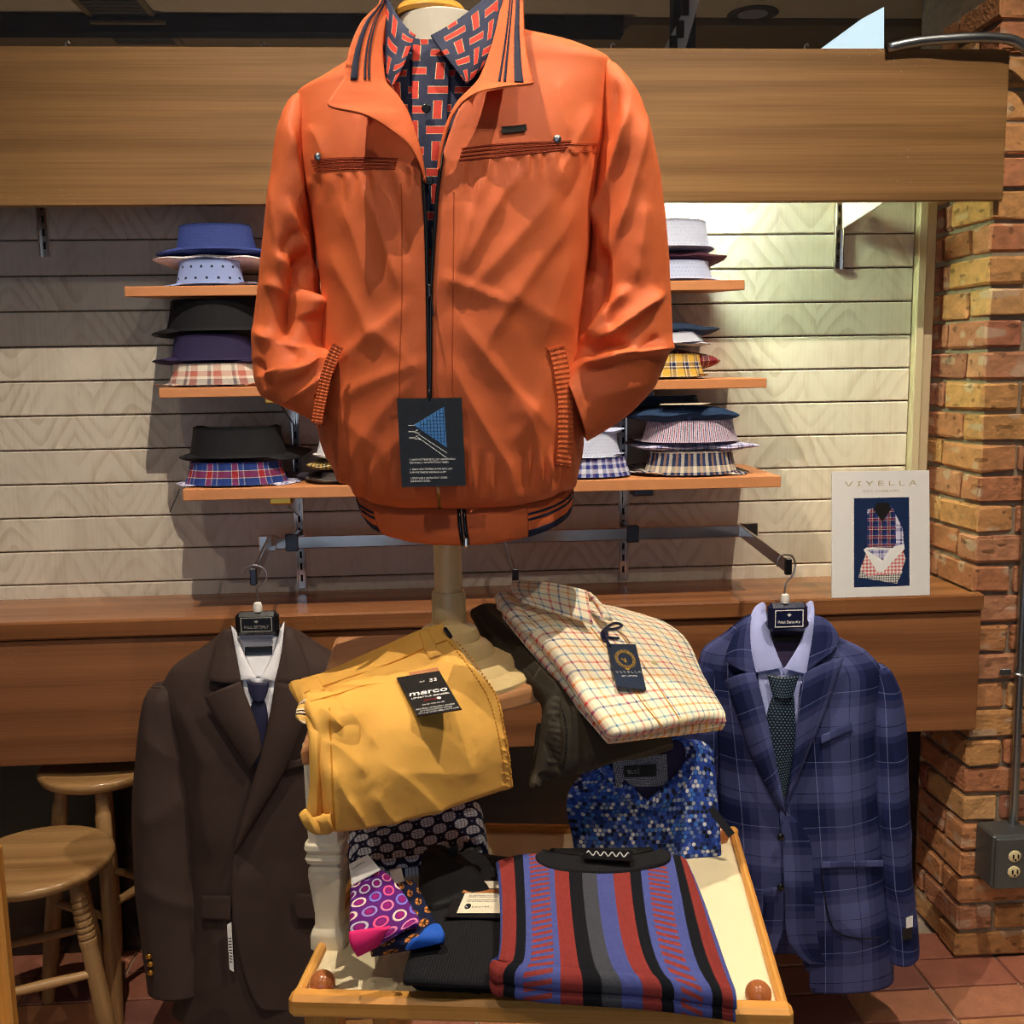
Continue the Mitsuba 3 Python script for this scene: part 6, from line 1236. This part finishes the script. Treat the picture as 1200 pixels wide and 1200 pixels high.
# ------------------------------------------------------------------ framed card on the counter
vs = thing('display_card', 'white standing card with a picture of plaid shirts on the counter at the right', 'sign')
P = quad_card([(975, 553), (1089, 551), (1090, 693), (975, 692)], [2.475, 2.475, 2.462, 2.462]); P[2:, 2] = Z0+.0045
m, vn = card_mesh(P, .004); part(vs, 'board', m, 'card_white')
pc = part(vs, 'picture', print_poly(P, vn, [(.225, .21), (.79, .21), (.79, .92), (.225, .92)]), 'ink_dark_blue')
W = np.linalg.norm(P[1]-P[0])
part(vs, 'lettering', cat([print_text(P, vn, 'V I Y E L L A', .5, .115, .0115, width=W*.74, center=True), print_text(P, vn, 'EST. LONDON', .5, .165, .0052, width=W*.36, center=True)]), 'ink_pale_gold')
def pic(name, uvs, mat, off, k=None, sc=1.6):
    m = print_poly(P, vn, uvs, off); W_, H_2 = W, np.linalg.norm(P[3]-P[0]); g = np.array([[a*W_, b*H_2] for a, b in uvs]); uv = np.vstack([g, g])
    part(pc, name, m, mat, False, chk(uv/sc*1.0, k) if k is not None else None)
pic('shirt_print', [(.27, .84), (.62, .885), (.66, .90), (.72, .80), (.30, .74)], 'checked_cloth', .0010, CK_HOUND, 1.5)
pic('shirt_print', [(.29, .78), (.34, .66), (.70, .58), (.75, .70), (.70, .82), (.36, .83)], 'checked_cloth', .0014, CK_CHECKPINK, 1.5)
pic('shirt_print', [(.32, .62), (.36, .60), (.50, .74), (.72, .52), (.74, .62), (.52, .80), (.46, .80)], 'ink_white', .0018)
pic('shirt_print', [(.34, .62), (.58, .62), (.52, .71)], 'checked_cloth', .0022, CK_LAVENDER, 1.5)
pic('shirt_print', [(.36, .30), (.62, .30), (.72, .46), (.73, .58), (.60, .61), (.36, .60)], 'checked_cloth', .0020, CK_LAVENDER, 2.2)
pic('shirt_print', [(.36, .34), (.42, .28), (.60, .28), (.645, .34), (.65, .58), (.62, .61), (.36, .60)], 'checked_cloth', .0026, CK_TARTAN_BLUE, 1.1)
pic('collar_print', [(.42, .30), (.46, .25), (.57, .25), (.60, .30), (.51, .40)], 'ink_black', .0030)

# ------------------------------------------------------------------ stools under the counter
def stool(lab, cx, cy, zs, r, th0, sign_splay=.35, legs=4, rings=True):
    s = thing('stool', lab, 'stool')
    m = lathe([(r*.55, zs-.036), (r*.86, zs-.034), (r*.97, zs-.024), (r, zs-.012), (r*.985, zs-.004), (r*.93, zs), (r*.5, zs-.005), (0.001, zs-.006)], 56, (cx, cy, 0)); m.fix_normals()
    part(s, 'seat', m, 'wood_gloss', 40 if False else True, m.vertices[:, :2]+[9+40*4, 6])
    F = []
    for i in range(legs):
        a = th0+i*2*math.pi/legs; t, f = np.array([cx+r*.62*math.cos(a), cy+r*.62*math.sin(a), zs-.03]), np.array([cx+r*1.12*math.cos(a), cy+r*1.12*math.sin(a), 0])
        n = 180; q = np.linspace(0, 1, n)[:, None]; rad = np.interp(q[:, 0], [0, .1, .12, .34, .36, .7, 1], [.015, .016, .019, .020, .0185, .0205, .0155])
        if rings: rad = rad-.0034*(np.abs(np.sin(q[:, 0]*np.pi*32)) < .35)*((q[:, 0] > .12) & (q[:, 0] < .34))
        m = tube(t*(1-q)+f*q, rad, 14); part(s, 'leg', m, 'wood', True, np.stack([np.repeat(q[:, 0], 14).tolist()+[0, 1], list(np.tile(np.arange(14)*.006, n))+[0, 0]], 1)+[9+40*4, 6]); F.append(t*.45+f*.55)
    for i in range(legs):
        a, b = F[i]+[0, 0, .03*(i % 2)], F[(i+1) % legs]+[0, 0, .03*(i % 2)]; n = 12; q = np.linspace(0, 1, n)[:, None]
        m = tube(a*(1-q)+b*q, np.interp(q[:, 0], [0, .5, 1], [.009, .012, .009]), 10); part(s, 'stretcher', m, 'wood', True, np.stack([list(np.repeat(q[:, 0]*.3, 10))+[0, .3], list(np.tile(np.arange(10)*.006, n))+[0, 0]], 1)+[9+40*4, 6])
    return s
c1 = px_z(42, 1003, .50); stool('round wooden stool with turned legs at the lower left corner', c1[0], c1[1], .50, .172, -.42)
c2 = px_z(118, 893, .62); stool('second wooden stool in the dark under the counter, higher and further back', c2[0], min(c2[1], 2.59), .62, .15, .3, rings=False)
ch = thing('chair', 'tan wooden chair cut off by the left border, only its straight back post showing', 'chair')
a2, b = at_y(-14, 992, 1.70), at_y(13, 1260, 1.74); b[2] = 0; hd = (a2-b); sx = np.array([-.42, 0, 0])
def chair_part(name, p, q, w, h, up=(0, 1, 0)):
    m, uv = box_uv(beam(p, q, w, h, .004, up), np.asarray(q)-np.asarray(p), 3); part(ch, name, m, 'wood', False, uv)
for o in (np.zeros(3), sx): chair_part('back_post', a2+o, b+o, .038, .026)
for o in (np.zeros(3), sx): chair_part('front_leg', np.array([b[0]+.02, b[1]-.40, .43])+o, np.array([b[0]+.01, b[1]-.41, 0])+o, .034, .034)
for f in (.06, .30): chair_part('back_rail', a2-hd*f, a2-hd*f+sx, .018, .06, (0, 0, 1))
z_ = .43; mid = b+hd*(z_/hd[2]); m, uv = box_uv(cbox(mid[0]-.44, mid[0]+.02, mid[1]-.43, mid[1]+.005, z_, z_+.024, .006), (0, 1, 0), 3); part(ch, 'seat', m, 'wood', False, uv)
